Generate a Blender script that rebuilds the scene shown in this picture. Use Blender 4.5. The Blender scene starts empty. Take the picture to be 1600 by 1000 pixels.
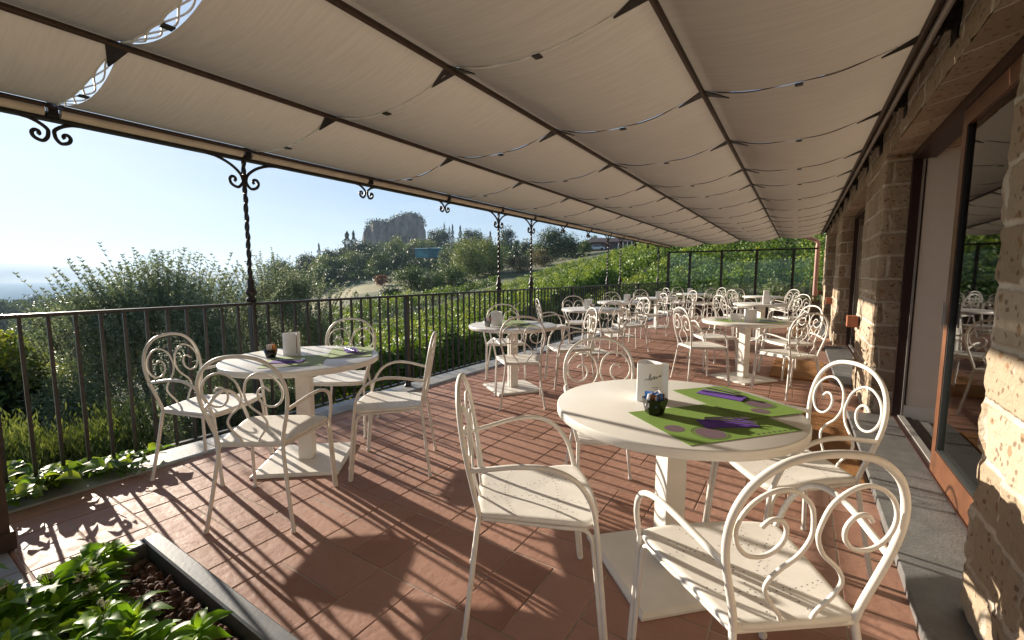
import bpy, bmesh, math, random
import numpy as np
from mathutils import Vector, Matrix, noise
R = math.radians
rng = np.random.default_rng(7)
random.seed(7)
scene = bpy.context.scene
COL = scene.collection

# ------------------------------------------------------------------ camera figures
F = 692.0; PITCH = math.atan(70 / F); YAW = math.atan(450 / math.hypot(F, 70)); EYE = 1.30
fwd = Vector((-math.sin(YAW) * math.cos(PITCH), math.cos(YAW) * math.cos(PITCH), -math.sin(PITCH)))
rgt = Vector((math.cos(YAW), math.sin(YAW), 0)); upv = rgt.cross(fwd)
def ray(px, py):
    return (fwd * F + rgt * (px - 800) - upv * (py - 500)).normalized()
def far(px, py, r):
    """ground x, y and height z of what is seen towards (px, py) at horizontal distance r"""
    d = ray(px, py); k = r / math.hypot(d.x, d.y)
    return d.x * k, d.y * k, EYE + d.z * k

# ------------------------------------------------------------------ helpers
def tag(o, label=None, cat=None, group=None, kind=None):
    if label: o['label'] = label
    if cat: o['category'] = cat
    if group: o['group'] = group
    if kind: o['kind'] = kind
    return o
def empty(name, loc=(0, 0, 0), rz=0, label=None, cat=None, group=None):
    o = bpy.data.objects.new(name, None); COL.objects.link(o)
    o.location = loc; o.rotation_euler = (0, 0, rz); o.empty_display_size = .1
    return tag(o, label, cat, group)
def link(name, me, parent=None):
    o = bpy.data.objects.new(name, me); COL.objects.link(o)
    if parent: o.parent = parent
    return o
def copy_tree(o, parent=None):
    c = o.copy(); COL.objects.link(c)
    if parent: c.parent = parent
    for ch in list(o.children): copy_tree(ch, c)
    return c

class MB:
    """collects verts and faces, then builds one mesh object"""
    def __init__(s): s.v = []; s.f = []; s.m = []; s.sm = []
    def add(s, vs, fs, mi=0, smooth=False):
        b = len(s.v); s.v += [tuple(p) for p in vs]
        for f in fs: s.f.append([b + i for i in f]); s.m.append(mi); s.sm.append(smooth)
    def box(s, x0, x1, y0, y1, z0, z1, mi=0, M=None, bev=0):
        if bev:
            b = bev; vs = []; 
            for z, q in ((z0, b), (z0 + b, 0), (z1 - b, 0), (z1, b)):
                vs += [(x0 + q, y0 + q, z), (x1 - q, y0 + q, z), (x1 - q, y1 - q, z), (x0 + q, y1 - q, z)]
            fs = [(3, 2, 1, 0), (12, 13, 14, 15)]
            for k in range(3):
                for i in range(4): fs.append((k * 4 + i, k * 4 + (i + 1) % 4, k * 4 + 4 + (i + 1) % 4, k * 4 + 4 + i))
        else:
            vs = [(x0, y0, z0), (x1, y0, z0), (x1, y1, z0), (x0, y1, z0), (x0, y0, z1), (x1, y0, z1), (x1, y1, z1), (x0, y1, z1)]
            fs = [(3, 2, 1, 0), (4, 5, 6, 7), (0, 1, 5, 4), (1, 2, 6, 5), (2, 3, 7, 6), (3, 0, 4, 7)]
        if M: vs = [M @ Vector(p) for p in vs]
        s.add(vs, fs, mi)
    def tube(s, pts, r, n=8, mi=0, cap=True, twist=0):
        pts = [Vector(p) for p in pts]; N = len(pts)
        rs = r if isinstance(r, (list, tuple)) else [r] * N
        t0 = (pts[1] - pts[0]).normalized()
        a = Vector((0, 0, 1)) if abs(t0.z) < .9 else Vector((1, 0, 0))
        nrm = t0.cross(a).normalized(); vs = []; prev = t0
        for i, p in enumerate(pts):
            t = (pts[min(i + 1, N - 1)] - pts[max(i - 1, 0)])
            t = t.normalized() if t.length > 1e-9 else prev
            nrm = (nrm - t * nrm.dot(t)); nrm = nrm.normalized() if nrm.length > 1e-6 else t.orthogonal().normalized()
            bn = t.cross(nrm); prev = t
            for k in range(n):
                ang = 2 * math.pi * k / n + twist * i
                vs.append(p + (nrm * math.cos(ang) + bn * math.sin(ang)) * rs[i])
        fs = []
        for i in range(N - 1):
            for k in range(n): fs.append((i * n + k, i * n + (k + 1) % n, (i + 1) * n + (k + 1) % n, (i + 1) * n + k))
        s.add(vs, fs, mi, n > 4)
        if cap:
            s.add(vs[:n], [tuple(range(n - 1, -1, -1))], mi); s.add(vs[-n:], [tuple(range(n))], mi)
    def lathe(s, prof, n=24, mi=0, c=(0, 0), sq=False):
        vs = []; fs = []
        for r, z in prof:
            for k in range(n):
                a = 2 * math.pi * (k + .5 * sq) / n
                vs.append((c[0] + r * math.cos(a), c[1] + r * math.sin(a), z))
        for i in range(len(prof) - 1):
            for k in range(n): fs.append((i * n + k, i * n + (k + 1) % n, (i + 1) * n + (k + 1) % n, (i + 1) * n + k))
        s.add(vs, fs, mi, n > 8)
    def disc(s, c, r, z, n=20, mi=0, ry=None, rot=0):
        vs = []
        for k in range(n):
            a = 2 * math.pi * k / n; x, y = r * math.cos(a), (ry or r) * math.sin(a)
            vs.append((c[0] + x * math.cos(rot) - y * math.sin(rot), c[1] + x * math.sin(rot) + y * math.cos(rot), z))
        s.add(vs, [tuple(range(n))], mi)
    def prism(s, poly, z0, z1, mi=0, M=None):
        n = len(poly); vs = [(x, y, z0) for x, y in poly] + [(x, y, z1) for x, y in poly]
        if M: vs = [M @ Vector(p) for p in vs]
        s.add(vs, [tuple(range(n - 1, -1, -1)), tuple(range(n, 2 * n))] + [(i, (i + 1) % n, n + (i + 1) % n, n + i) for i in range(n)], mi)
    def build(s, name, mats, parent=None):
        me = bpy.data.meshes.new(name); me.from_pydata(s.v, [], s.f)
        for m in (mats if isinstance(mats, (list, tuple)) else [mats]): me.materials.append(m)
        me.polygons.foreach_set('material_index', s.m); me.polygons.foreach_set('use_smooth', s.sm)
        me.update(); return link(name, me, parent)

def spline(pts, k=6):
    P = [Vector(p) for p in pts]; out = []
    for i in range(len(P) - 1):
        p0, p1, p2, p3 = P[max(i - 1, 0)], P[i], P[i + 1], P[min(i + 2, len(P) - 1)]
        for j in range(k):
            t = j / k
            out.append(.5 * ((2 * p1) + (p2 - p0) * t + (2 * p0 - 5 * p1 + 4 * p2 - p3) * t * t + (3 * p1 - p0 - 3 * p2 + p3) * t ** 3))
    out.append(P[-1]); return out

def np_mesh(name, V, Q, mat, parent=None, rnd=None, smooth=False):
    me = bpy.data.meshes.new(name); nv, nq = len(V), len(Q)
    me.vertices.add(nv); me.vertices.foreach_set('co', np.asarray(V, np.float32).ravel())
    me.loops.add(nq * 4); me.loops.foreach_set('vertex_index', np.asarray(Q, np.int32).ravel())
    me.polygons.add(nq); me.polygons.foreach_set('loop_start', np.arange(0, nq * 4, 4, dtype=np.int32))
    if smooth: me.polygons.foreach_set('use_smooth', np.ones(nq, bool))
    me.update(calc_edges=True); me.materials.append(mat)
    if rnd is not None:
        at = me.attributes.new('rnd', 'FLOAT', 'FACE'); at.data.foreach_set('value', np.asarray(rnd, np.float32))
    return link(name, me, parent)

def leaf_arrays(C, D, N, L, Wd):
    """diamond leaves: centres C, long axis D, normal hint N, lengths L, widths Wd"""
    D = D / (np.linalg.norm(D, axis=1, keepdims=True) + 1e-9)
    S = np.cross(D, N); S /= (np.linalg.norm(S, axis=1, keepdims=True) + 1e-9)
    L = np.broadcast_to(np.asarray(L, float), (len(C),))[:, None]; Wd = np.broadcast_to(np.asarray(Wd, float), (len(C),))[:, None]
    nn = np.cross(S, D)
    V = np.stack([C - D * L / 2, C - S * Wd / 2 + nn * Wd * .12, C + D * L / 2, C + S * Wd / 2 + nn * Wd * .12], 1)
    return V.reshape(-1, 3)
def leaves(name, C, D, N, L, Wd, mat, parent=None, rnd=None):
    V = leaf_arrays(C, D, N, L, Wd); Q = np.arange(len(V)).reshape(-1, 4)
    return np_mesh(name, V, Q, mat, parent, rng.random(len(C)) if rnd is None else rnd)
def unit(n):
    d = rng.normal(size=(n, 3)); return d / np.linalg.norm(d, axis=1, keepdims=True)

# ------------------------------------------------------------------ materials
def new_mat(name):
    m = bpy.data.materials.new(name); m.use_nodes = True
    return m, m.node_tree.nodes, m.node_tree.links, m.node_tree.nodes['Principled BSDF']
def tex_co(n, l, scale=(1, 1, 1), kind='Object', rot=(0, 0, 0)):
    tc = n.new('ShaderNodeTexCoord'); mp = n.new('ShaderNodeMapping')
    mp.inputs['Scale'].default_value = scale; mp.inputs['Rotation'].default_value = rot
    l.new(tc.outputs[kind], mp.inputs['Vector']); return mp.outputs['Vector']
def noise_node(n, l, vec, sc, det=4, rough=.55):
    t = n.new('ShaderNodeTexNoise'); t.inputs['Scale'].default_value = sc; t.inputs['Detail'].default_value = det
    t.inputs['Roughness'].default_value = rough
    if vec is not None: l.new(vec, t.inputs['Vector'])
    return t.outputs['Fac']
def ramp(n, l, fac, stops):
    r = n.new('ShaderNodeValToRGB'); e = r.color_ramp.elements
    while len(e) < len(stops): e.new(.5)
    for i, (p, c) in enumerate(stops): e[i].position = p; e[i].color = (*c, 1)
    l.new(fac, r.inputs['Fac']); return r.outputs['Color']
def mixc(n, l, fac, a, b, mode='MIX'):
    x = n.new('ShaderNodeMix'); x.data_type = 'RGBA'; x.blend_type = mode
    for s, val in ((0, fac), (6, a), (7, b)):
        if hasattr(val, 'is_linked'): l.new(val, x.inputs[s])
        else: x.inputs[s].default_value = val if s == 0 else (*val, 1)
    return x.outputs[2]
def math_n(n, l, op, a, b=None, clamp=False):
    x = n.new('ShaderNodeMath'); x.operation = op; x.use_clamp = clamp
    for i, val in enumerate((a, b)):
        if val is None: continue
        if hasattr(val, 'is_linked'): l.new(val, x.inputs[i])
        else: x.inputs[i].default_value = val
    return x.outputs[0]
def bump(n, l, b, h, strength=.3, dist=.01):
    x = n.new('ShaderNodeBump'); x.inputs['Strength'].default_value = strength; x.inputs['Distance'].default_value = dist
    l.new(h, x.inputs['Height']); l.new(x.outputs['Normal'], b.inputs['Normal']); return x
def simple(name, c, rough=.5, metal=0, var=.12, sc=6, bmp=0, bsc=40, spec=.5):
    m, n, l, b = new_mat(name); v = tex_co(n, l)
    f = noise_node(n, l, v, sc)
    col = ramp(n, l, f, [(.3, tuple(x * (1 - var) for x in c)), (.7, tuple(min(1, x * (1 + var)) for x in c))])
    l.new(col, b.inputs['Base Color']); b.inputs['Roughness'].default_value = rough; b.inputs['Metallic'].default_value = metal
    b.inputs['Specular IOR Level'].default_value = spec
    if bmp: bump(n, l, b, noise_node(n, l, v, bsc, 6), bmp, .01)
    return m
def leaf_mat(name, stops, trans=.35, rough=.5, spec=.3, tcol=None):
    m, n, l, b = new_mat(name)
    at = n.new('ShaderNodeAttribute'); at.attribute_name = 'rnd'
    col = ramp(n, l, at.outputs['Fac'], stops)
    l.new(col, b.inputs['Base Color']); b.inputs['Roughness'].default_value = rough; b.inputs['Specular IOR Level'].default_value = spec
    tr = n.new('ShaderNodeBsdfTranslucent'); mx = n.new('ShaderNodeMixShader'); mx.inputs[0].default_value = trans
    l.new(mixc(n, l, 1.0, col, tcol or (1.6, 1.5, .6), 'MULTIPLY'), tr.inputs['Color'])
    l.new(b.outputs[0], mx.inputs[1]); l.new(tr.outputs[0], mx.inputs[2])
    l.new(mx.outputs[0], n['Material Output'].inputs['Surface']); return m

M = {}
M['paint'] = simple('cream_paint', (.75, .72, .665), .42, 0, .05, 9, .03, 160)
m = M['paint']; n, l, b = m.node_tree.nodes, m.node_tree.links, m.node_tree.nodes['Principled BSDF']
src = b.inputs['Base Color'].links[0].from_socket; geo = n.new('ShaderNodeNewGeometry')
ch_ = ramp(n, l, noise_node(n, l, geo.outputs['Position'], 34, 5, .7), [(.725, (0, 0, 0)), (.755, (1, 1, 1))])
gr_ = ramp(n, l, noise_node(n, l, geo.outputs['Position'], 6, 5, .65), [(.45, (0, 0, 0)), (.75, (1, 1, 1))])
l.new(mixc(n, l, math_n(n, l, 'MULTIPLY', ch_, .75), mixc(n, l, math_n(n, l, 'MULTIPLY', gr_, .22), src, (.42, .37, .29)), (.25, .15, .085)), b.inputs['Base Color'])
M['table_top'] = simple('cream_laminate', (.755, .725, .67), .3, 0, .03, 5, .02, 200)
M['table_base'] = simple('cream_base', (.73, .695, .63), .45, 0, .06, 8, .04, 120)
M['hole'] = simple('seat_hole', (.06, .05, .045), .8)
M['iron'] = simple('dark_iron', (.040, .036, .036), .45, .55, .25, 25, .15, 90)
M['rail_iron'] = simple('rail_iron', (.045, .042, .042), .38, .5, .25, 25, .1, 90)
M['brown_iron'] = simple('brown_iron', (.06, .038, .026), .5, .3, .2, 20, .1, 80)
M['grey_tube'] = simple('grey_tube', (.33, .31, .29), .45, .2)
M['beige_tube'] = simple('beige_tube', (.72, .63, .51), .7)
M['stone_strip'] = simple('pale_basalt', (.30, .30, .295), .55, 0, .18, 7, .25, 60)
M['slab'] = simple('grey_basalt', (.135, .13, .125), .6, 0, .22, 9, .35, 90)
M['zinc'] = simple('grey_metal_rim', (.125, .132, .14), .45, .2, .15, 8, .08, 60)
M['wood'] = simple('varnished_wood', (.135, .055, .026), .38, 0, .3, 7)
M['dark_frame'] = simple('dark_red_frame', (.035, .014, .011), .4)
M['black_rubber'] = simple('black_seal', (.012, .012, .012), .6)
M['inner_wall'] = simple('inner_plaster', (.76, .71, .65), .8, 0, .03)
M['white'] = simple('white_paint', (.8, .8, .78), .5, 0, .03)
M['inner_wood'] = simple('wood_floor', (.22, .10, .045), .4, 0, .3, 5)
M['terracotta'] = simple('terracotta_box', (.30, .10, .05), .6, 0, .15, 20, .1, 90)
M['pink_pipe'] = simple('copper_pipe', (.36, .20, .17), .45, .2, .15)
M['paper'] = simple('white_card', (.80, .79, .78), .6, 0, .03)
M['ink'] = simple('grey_ink', (.07, .07, .08), .7)
M['mat_green'] = simple('green_paper', (.165, .27, .045), .7, 0, .05, 12)
M['mat_sunlit'] = simple('sunlit_green_paper', (.30, .38, .16), .7, 0, .05, 12)  # same green paper made paler, sunlight painted into its colour
M['purple_print'] = simple('mauve_print', (.125, .075, .095), .8)
M['purple_edge'] = simple('dark_print', (.06, .055, .045), .8)
M['napkin'] = simple('purple_napkin', (.135, .055, .36), .85, 0, .1, 30)
M['silver'] = simple('cutlery_steel', (.35, .34, .33), .22, .9)
M['smoky'] = simple('smoky_plastic', (.035, .028, .03), .2)
M['black_bowl'] = simple('black_bowl', (.008, .008, .008), .12)
M['sachet_white'] = simple('white_sachet', (.78, .77, .8), .5)
M['sachet_blue'] = simple('blue_sachet', (.02, .15, .45), .5)
M['sachet_brown'] = simple('brown_sachet', (.16, .06, .03), .5)
M['orange'] = simple('orange_sachet', (.7, .25, .05), .5)
M['photo_print'] = simple('printed_picture', (.22, .12, .09), .5, 0, .7, 60)
M['bark'] = simple('bark', (.09, .065, .045), .9, 0, .35, 12, .6, 30)
M['stem'] = simple('green_stem', (.10, .14, .04), .6)
M['bud'] = simple('white_buds', (.50, .52, .36), .6)
M['planter_box'] = simple('brown_planter', (.055, .035, .025), .6)
M['house_wall'] = simple('mauve_house_wall', (.13, .075, .07), .85, 0, .2, 1)
M['roof_tile'] = simple('dark_roof', (.075, .045, .04), .85, 0, .25, 2)
M['dark_glass'] = simple('dark_window', (.01, .015, .02), .1)
M['pale_wall'] = simple('pale_house_wall', (.42, .30, .24), .85)
M['teal'] = simple('teal_shed', (.012, .13, .16), .6, 0, .25, .6)
M['teal_pale'] = simple('teal_sheet', (.05, .25, .28), .5, 0, .35, .8)
M['car_paint'] = simple('pale_car_paint', (.45, .48, .52), .3, .2)
M['tyre'] = simple('tyre', (.015, .015, .015), .8)
M['soil'] = simple('planter_soil', (.035, .025, .018), .95, 0, .4, 30, .8, 60)

m, n, l, b = new_mat('terracotta_tiles'); M['tiles'] = m
geo = n.new('ShaderNodeNewGeometry'); at = n.new('ShaderNodeAttribute'); at.attribute_name = 'rnd'
tilecol = ramp(n, l, at.outputs['Fac'], [(0, (.28, .130, .085)), (.3, (.345, .183, .128)), (.7, (.38, .21, .155)), (1, (.45, .25, .185))])
f1 = noise_node(n, l, geo.outputs['Position'], 3.2, 6, .62); f2 = noise_node(n, l, geo.outputs['Position'], 42, 5, .65); f5 = noise_node(n, l, geo.outputs['Position'], 11, 5, .6)
c1 = mixc(n, l, math_n(n, l, 'MULTIPLY', f1, .45), tilecol, (.43, .27, .205))
c1 = mixc(n, l, math_n(n, l, 'MULTIPLY', f2, .34), c1, (.20, .09, .055))
f6 = noise_node(n, l, geo.outputs['Position'], .9, 5, .65); c1 = mixc(n, l, ramp(n, l, f6, [(.42, (0, 0, 0)), (.68, (.32, .32, .32))]), c1, (.17, .085, .06))
l.new(c1, b.inputs['Base Color']); l.new(ramp(n, l, f5, [(.3, (.48,) * 3), (.7, (.72,) * 3)]), b.inputs['Roughness']); b.inputs['Specular IOR Level'].default_value = .3
vr = n.new('ShaderNodeTexVoronoi'); vr.inputs['Scale'].default_value = 30; vr.feature = 'SMOOTH_F1'
wv = n.new('ShaderNodeVectorMath'); wv.operation = 'MULTIPLY_ADD'; wn = n.new('ShaderNodeTexNoise'); wn.inputs['Scale'].default_value = 14; l.new(geo.outputs['Position'], wn.inputs['Vector'])
l.new(wn.outputs['Color'], wv.inputs[0]); wv.inputs[1].default_value = (.08, .08, 0); l.new(geo.outputs['Position'], wv.inputs[2]); l.new(wv.outputs[0], vr.inputs['Vector'])
h = math_n(n, l, 'ADD', math_n(n, l, 'MULTIPLY', f2, .35), math_n(n, l, 'MULTIPLY', f5, 1.1))
h = math_n(n, l, 'ADD', h, math_n(n, l, 'MULTIPLY', vr.outputs['Distance'], .35))
bump(n, l, b, h, .62, .006)
M['grout'] = simple('tile_grout', (.36, .29, .235), .9, 0, .3, 14, .4, 90)

m, n, l, b = new_mat('tufa_blocks'); M['tufa'] = m
geo = n.new('ShaderNodeNewGeometry'); sep = n.new('ShaderNodeSeparateXYZ'); l.new(geo.outputs['Position'], sep.inputs[0])
cmb = n.new('ShaderNodeCombineXYZ'); l.new(math_n(n, l, 'ADD', math_n(n, l, 'ADD', sep.outputs['X'], sep.outputs['Y']), 20), cmb.inputs[0]); l.new(math_n(n, l, 'ADD', sep.outputs['Z'], 2), cmb.inputs[1])
wob = n.new('ShaderNodeTexNoise'); wob.inputs['Scale'].default_value = 7; wob.inputs['Detail'].default_value = 4; l.new(geo.outputs['Position'], wob.inputs['Vector'])
vadd = n.new('ShaderNodeVectorMath'); vadd.operation = 'MULTIPLY_ADD'; l.new(wob.outputs['Color'], vadd.inputs[0]); vadd.inputs[1].default_value = (.035, .03, 0); l.new(cmb.outputs[0], vadd.inputs[2])
br = n.new('ShaderNodeTexBrick'); l.new(vadd.outputs[0], br.inputs['Vector']); br.inputs['Scale'].default_value = 1
br.inputs['Brick Width'].default_value = .40; br.inputs['Row Height'].default_value = .205; br.inputs['Mortar Size'].default_value = .017; br.inputs['Mortar Smooth'].default_value = .6
br.inputs['Color1'].default_value = (0, 0, 0, 1); br.inputs['Color2'].default_value = (1, 1, 1, 1); br.inputs['Mortar'].default_value = (.5, .5, .5, 1)
bc = ramp(n, l, br.outputs['Color'], [(0, (.34, .265, .185)), (.5, (.45, .36, .26)), (1, (.56, .47, .36))])
f2 = noise_node(n, l, geo.outputs['Position'], 22, 6, .7); f3 = noise_node(n, l, geo.outputs['Position'], 60, 4, .6); f4 = noise_node(n, l, geo.outputs['Position'], 4, 4, .6)
bc = mixc(n, l, math_n(n, l, 'MULTIPLY', f2, .5), bc, (.22, .155, .095))
pit = n.new('ShaderNodeTexVoronoi'); pit.inputs['Scale'].default_value = 24; l.new(geo.outputs['Position'], pit.inputs['Vector'])
pf = math_n(n, l, 'LESS_THAN', math_n(n, l, 'ADD', pit.outputs['Distance'], math_n(n, l, 'MULTIPLY', f3, .35)), .40)
rust = n.new('ShaderNodeTexVoronoi'); rust.inputs['Scale'].default_value = 9; l.new(geo.outputs['Position'], rust.inputs['Vector'])
rf = math_n(n, l, 'LESS_THAN', math_n(n, l, 'ADD', rust.outputs['Distance'], math_n(n, l, 'MULTIPLY', f2, .5)), .42)
bc = mixc(n, l, math_n(n, l, 'MULTIPLY', rf, .6), bc, (.24, .11, .03))
bc = mixc(n, l, math_n(n, l, 'MULTIPLY', pf, .6), bc, (.10, .055, .03))
mc = ramp(n, l, f4, [(.35, (.48, .41, .32)), (.65, (.64, .58, .49))])
l.new(mixc(n, l, br.outputs['Fac'], bc, mc), b.inputs['Base Color']); b.inputs['Roughness'].default_value = .9; b.inputs['Specular IOR Level'].default_value = .2
h = math_n(n, l, 'ADD', math_n(n, l, 'MULTIPLY', f2, .9), math_n(n, l, 'MULTIPLY', f3, .5))
h = math_n(n, l, 'SUBTRACT', h, math_n(n, l, 'MULTIPLY', pf, .55))
h = math_n(n, l, 'SUBTRACT', h, math_n(n, l, 'MULTIPLY', br.outputs['Fac'], .35))
bump(n, l, b, h, .9, .02)

m, n, l, b = new_mat('awning_cloth'); M['cloth'] = m
v = tex_co(n, l, (3.5, 60, 3.5)); f1 = noise_node(n, l, v, 1.0, 3, .6)
v2 = tex_co(n, l, (.7, .9, .7)); f2 = noise_node(n, l, v2, 1.5, 3, .5)
cc = ramp(n, l, f1, [(.35, (.385, .352, .305)), (.65, (.43, .392, .342))])
cc = mixc(n, l, math_n(n, l, 'MULTIPLY', f2, .34), cc, (.325, .29, .245))
l.new(cc, b.inputs['Base Color']); b.inputs['Roughness'].default_value = .85; b.inputs['Specular IOR Level'].default_value = .15
bump(n, l, b, f1, .35, .006)
tr = n.new('ShaderNodeBsdfTranslucent'); l.new(mixc(n, l, 1, cc, (1, .9, .78), 'MULTIPLY'), tr.inputs['Color']); mx = n.new('ShaderNodeMixShader'); mx.inputs[0].default_value = .22
l.new(b.outputs[0], mx.inputs[1]); l.new(tr.outputs[0], mx.inputs[2]); l.new(mx.outputs[0], n['Material Output'].inputs['Surface'])

m, n, l, b = new_mat('coir'); M['coir'] = m
v = tex_co(n, l); f1 = noise_node(n, l, v, 180, 4, .7)
l.new(ramp(n, l, f1, [(.3, (.17, .065, .014)), (.7, (.42, .19, .05))]), b.inputs['Base Color']); b.inputs['Roughness'].default_value = .95; bump(n, l, b, f1, .9, .01)

def glass_mat(name, tint, refl):
    m, n, l, b = new_mat(name); t = n.new('ShaderNodeBsdfTransparent'); t.inputs['Color'].default_value = (*tint, 1)
    g = n.new('ShaderNodeBsdfGlossy'); g.inputs['Roughness'].default_value = .02
    fr = n.new('ShaderNodeFresnel'); fr.inputs['IOR'].default_value = refl
    mx = n.new('ShaderNodeMixShader'); l.new(fr.outputs[0], mx.inputs[0]); l.new(t.outputs[0], mx.inputs[1]); l.new(g.outputs[0], mx.inputs[2])
    l.new(mx.outputs[0], n['Material Output'].inputs['Surface']); return m
M['glass'] = glass_mat('door_glass', (.74, .79, .77), 1.9)
M['screen_glass'] = glass_mat('screen_glass', (.88, .93, .91), 1.5)

M['lf_vine'] = leaf_mat('vine_leaf', [(0, (.035, .070, .012)), (.4, (.120, .195, .028)), (.75, (.235, .315, .044)), (1, (.44, .46, .085))], .24)
M['lf_olive'] = leaf_mat('olive_leaf', [(0, (.085, .115, .062)), (.5, (.19, .235, .15)), (1, (.43, .46, .37))], .32, .5, .3, (1.3, 1.3, .85))
M['lf_dark'] = leaf_mat('dark_leaf', [(0, (.013, .030, .012)), (.55, (.034, .064, .022)), (1, (.085, .13, .036))], .18)
M['lf_mid'] = leaf_mat('mid_leaf', [(0, (.030, .058, .014)), (.6, (.075, .12, .028)), (1, (.16, .22, .050))], .22)
M['lf_light'] = leaf_mat('light_leaf', [(0, (.09, .125, .036)), (.6, (.165, .205, .072)), (1, (.26, .30, .13))], .22)
M['lf_yellow'] = leaf_mat('yellow_green_leaf', [(0, (.08, .12, .016)), (.6, (.165, .205, .03)), (1, (.30, .28, .055))], .40)
M['lf_brown'] = leaf_mat('dry_shrub_leaf', [(0, (.08, .075, .035)), (.6, (.15, .13, .065)), (1, (.21, .165, .10))], .25)
M['lf_red'] = leaf_mat('red_shrub_leaf', [(0, (.09, .04, .025)), (1, (.20, .09, .055))], .25)
M['lf_ivy'] = leaf_mat('ivy_leaf', [(0, (.055, .12, .022)), (.5, (.12, .22, .034)), (1, (.25, .33, .055))], .48, .45, .35)
M['lf_planter'] = leaf_mat('planter_leaf', [(0, (.06, .15, .016)), (.55, (.13, .27, .026)), (1, (.28, .43, .04))], .52, .42, .25)
M['lf_flower'] = leaf_mat('yellow_bloom', [(0, (.35, .30, .03)), (1, (.5, .45, .08))], .3)

m, n, l, b = new_mat('meadow_ground'); M['ground'] = m
geo = n.new('ShaderNodeNewGeometry')
f1 = noise_node(n, l, geo.outputs['Position'], .035, 5, .6); f2 = noise_node(n, l, geo.outputs['Position'], 1.6, 6, .7)
gc = ramp(n, l, f1, [(.35, (.055, .075, .024)), (.5, (.085, .10, .034)), (.68, (.15, .135, .06))])
gc = mixc(n, l, math_n(n, l, 'MULTIPLY', f2, .5), gc, (.05, .055, .02))
mx_, my_, _ = far(562, 458, 92)
dst = n.new('ShaderNodeVectorMath'); dst.operation = 'DISTANCE'; l.new(geo.outputs['Position'], dst.inputs[0]); dst.inputs[1].default_value = (mx_, my_, -2)
mk = math_n(n, l, 'ADD', math_n(n, l, 'DIVIDE', dst.outputs['Value'], 34), math_n(n, l, 'MULTIPLY', f1, .8))
gc = mixc(n, l, ramp(n, l, mk, [(.85, (1, 1, 1)), (1.05, (0, 0, 0))]), gc, mixc(n, l, f2, (.27, .225, .10), (.20, .175, .075)))
l.new(gc, b.inputs['Base Color']); b.inputs['Roughness'].default_value = .95; bump(n, l, b, f2, .6, .1)
m, n, l, b = new_mat('lake_water'); M['water'] = m
b.inputs['Base Color'].default_value = (.12, .20, .26, 1); b.inputs['Roughness'].default_value = 1; b.inputs['Specular IOR Level'].default_value = 0
m, n, l, b = new_mat('cliff_rock'); M['rock'] = m
geo = n.new('ShaderNodeNewGeometry'); mp = n.new('ShaderNodeMapping'); mp.inputs['Scale'].default_value = (.16, .16, .035); l.new(geo.outputs['Position'], mp.inputs[0])
f1 = noise_node(n, l, mp.outputs[0], 1.2, 8, .68); f2 = noise_node(n, l, geo.outputs['Position'], .35, 6, .7)
rc = ramp(n, l, f1, [(.36, (.05, .042, .034)), (.5, (.19, .155, .12)), (.68, (.36, .29, .22))])
l.new(mixc(n, l, math_n(n, l, 'MULTIPLY', f2, .4), rc, (.14, .11, .09)), b.inputs['Base Color']); b.inputs['Roughness'].default_value = .95
bump(n, l, b, f1, 1, 4.0)
m, n, l, b = new_mat('lava_pebble'); M['pebble'] = m
oi = n.new('ShaderNodeNewGeometry'); f = noise_node(n, l, oi.outputs['Position'], 14, 4)
l.new(ramp(n, l, f, [(.3, (.055, .028, .022)), (.7, (.15, .075, .055))]), b.inputs['Base Color']); b.inputs['Roughness'].default_value = .9
bump(n, l, b, noise_node(n, l, oi.outputs['Position'], 220, 3), .7, .004)

# ------------------------------------------------------------------ terrain
AZ = np.array([-180, -110, -82, -77, -68.6, -59.6, -51.9, -41, -30.4, -20.7, -13.9, -5.5, 1.7, 12.3, 60, 180])
RR = np.array([2, 4.2, 7, 12, 20, 35, 60, 100, 180, 350, 700, 1300, 4600, 5300, 7000])
ZT = np.array([
 [-1, -.7, -1.4, -3, -6, -10, -15, -22, -32, -44, -56, -62, -62, 110, 122],
 [-1, -.7, -1.4, -3, -6, -10, -15, -22, -32, -44, -56, -62, -62, 112, 124],
 [-1, -.7, -1.4, -3, -5.5, -9, -13, -19, -29, -42, -55, -62, -62, 104, 116],
 [-1, -.7, -1.4, -3, -5.2, -8, -11, -16, -26, -40, -55, -62, -62, 88, 98],
 [-1, -.7, -1.3, -2.7, -4.5, -6.5, -9, -12, -18, -30, -50, -62, -62, 56, 66],
 [-1, -.7, -1.2, -2.6, -3.8, -5, -6, -6, -2, 2, -30, -62, -62, 50, 60],
 [-1, -.7, -1.2, -2.7, -3.2, -3.4, -2.4, -1.6, 3, 18, 20, -20, -40, 40, 60],
 [-1, -.7, -1.2, -2.8, -2.9, -2.3, -1.0, .8, 6, 20, 30, 10, -20, 30, 60],
 [-1, -.6, -1.1, -2.5, -2.3, -1.2, .6, 4.2, 10, 18, 26, 20, 0, 30, 60],
 [-1, -.6, -1.0, -1.8, -1.5, 0, 3.0, 6.5, 10, 16, 24, 24, 10, 30, 60],
 [-1, -.6, -.8, -1.2, -.8, 1.2, 4.2, 8.5, 14, 20, 28, 28, 20, 30, 60],
 [-1, -.6, -.7, -.7, -.4, 2.2, 6.0, 12, 22, 36, 44, 40, 30, 30, 60],
 [-1, -.6, -.6, -.6, -.3, 2.6, 7.2, 14.5, 27, 44, 50, 45, 30, 30, 60],
 [-1, -.6, -.6, -.6, -.3, 2.8, 7.6, 15, 28, 46, 52, 45, 30, 30, 60],
 [-1, -.6, -.6, -.6, -.3, 2, 5, 10, 18, 30, 40, 40, 30, 30, 60],
 [-1, -.7, -1.4, -3, -6, -10, -15, -22, -32, -44, -56, -62, -62, 60, 70]], float)
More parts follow.
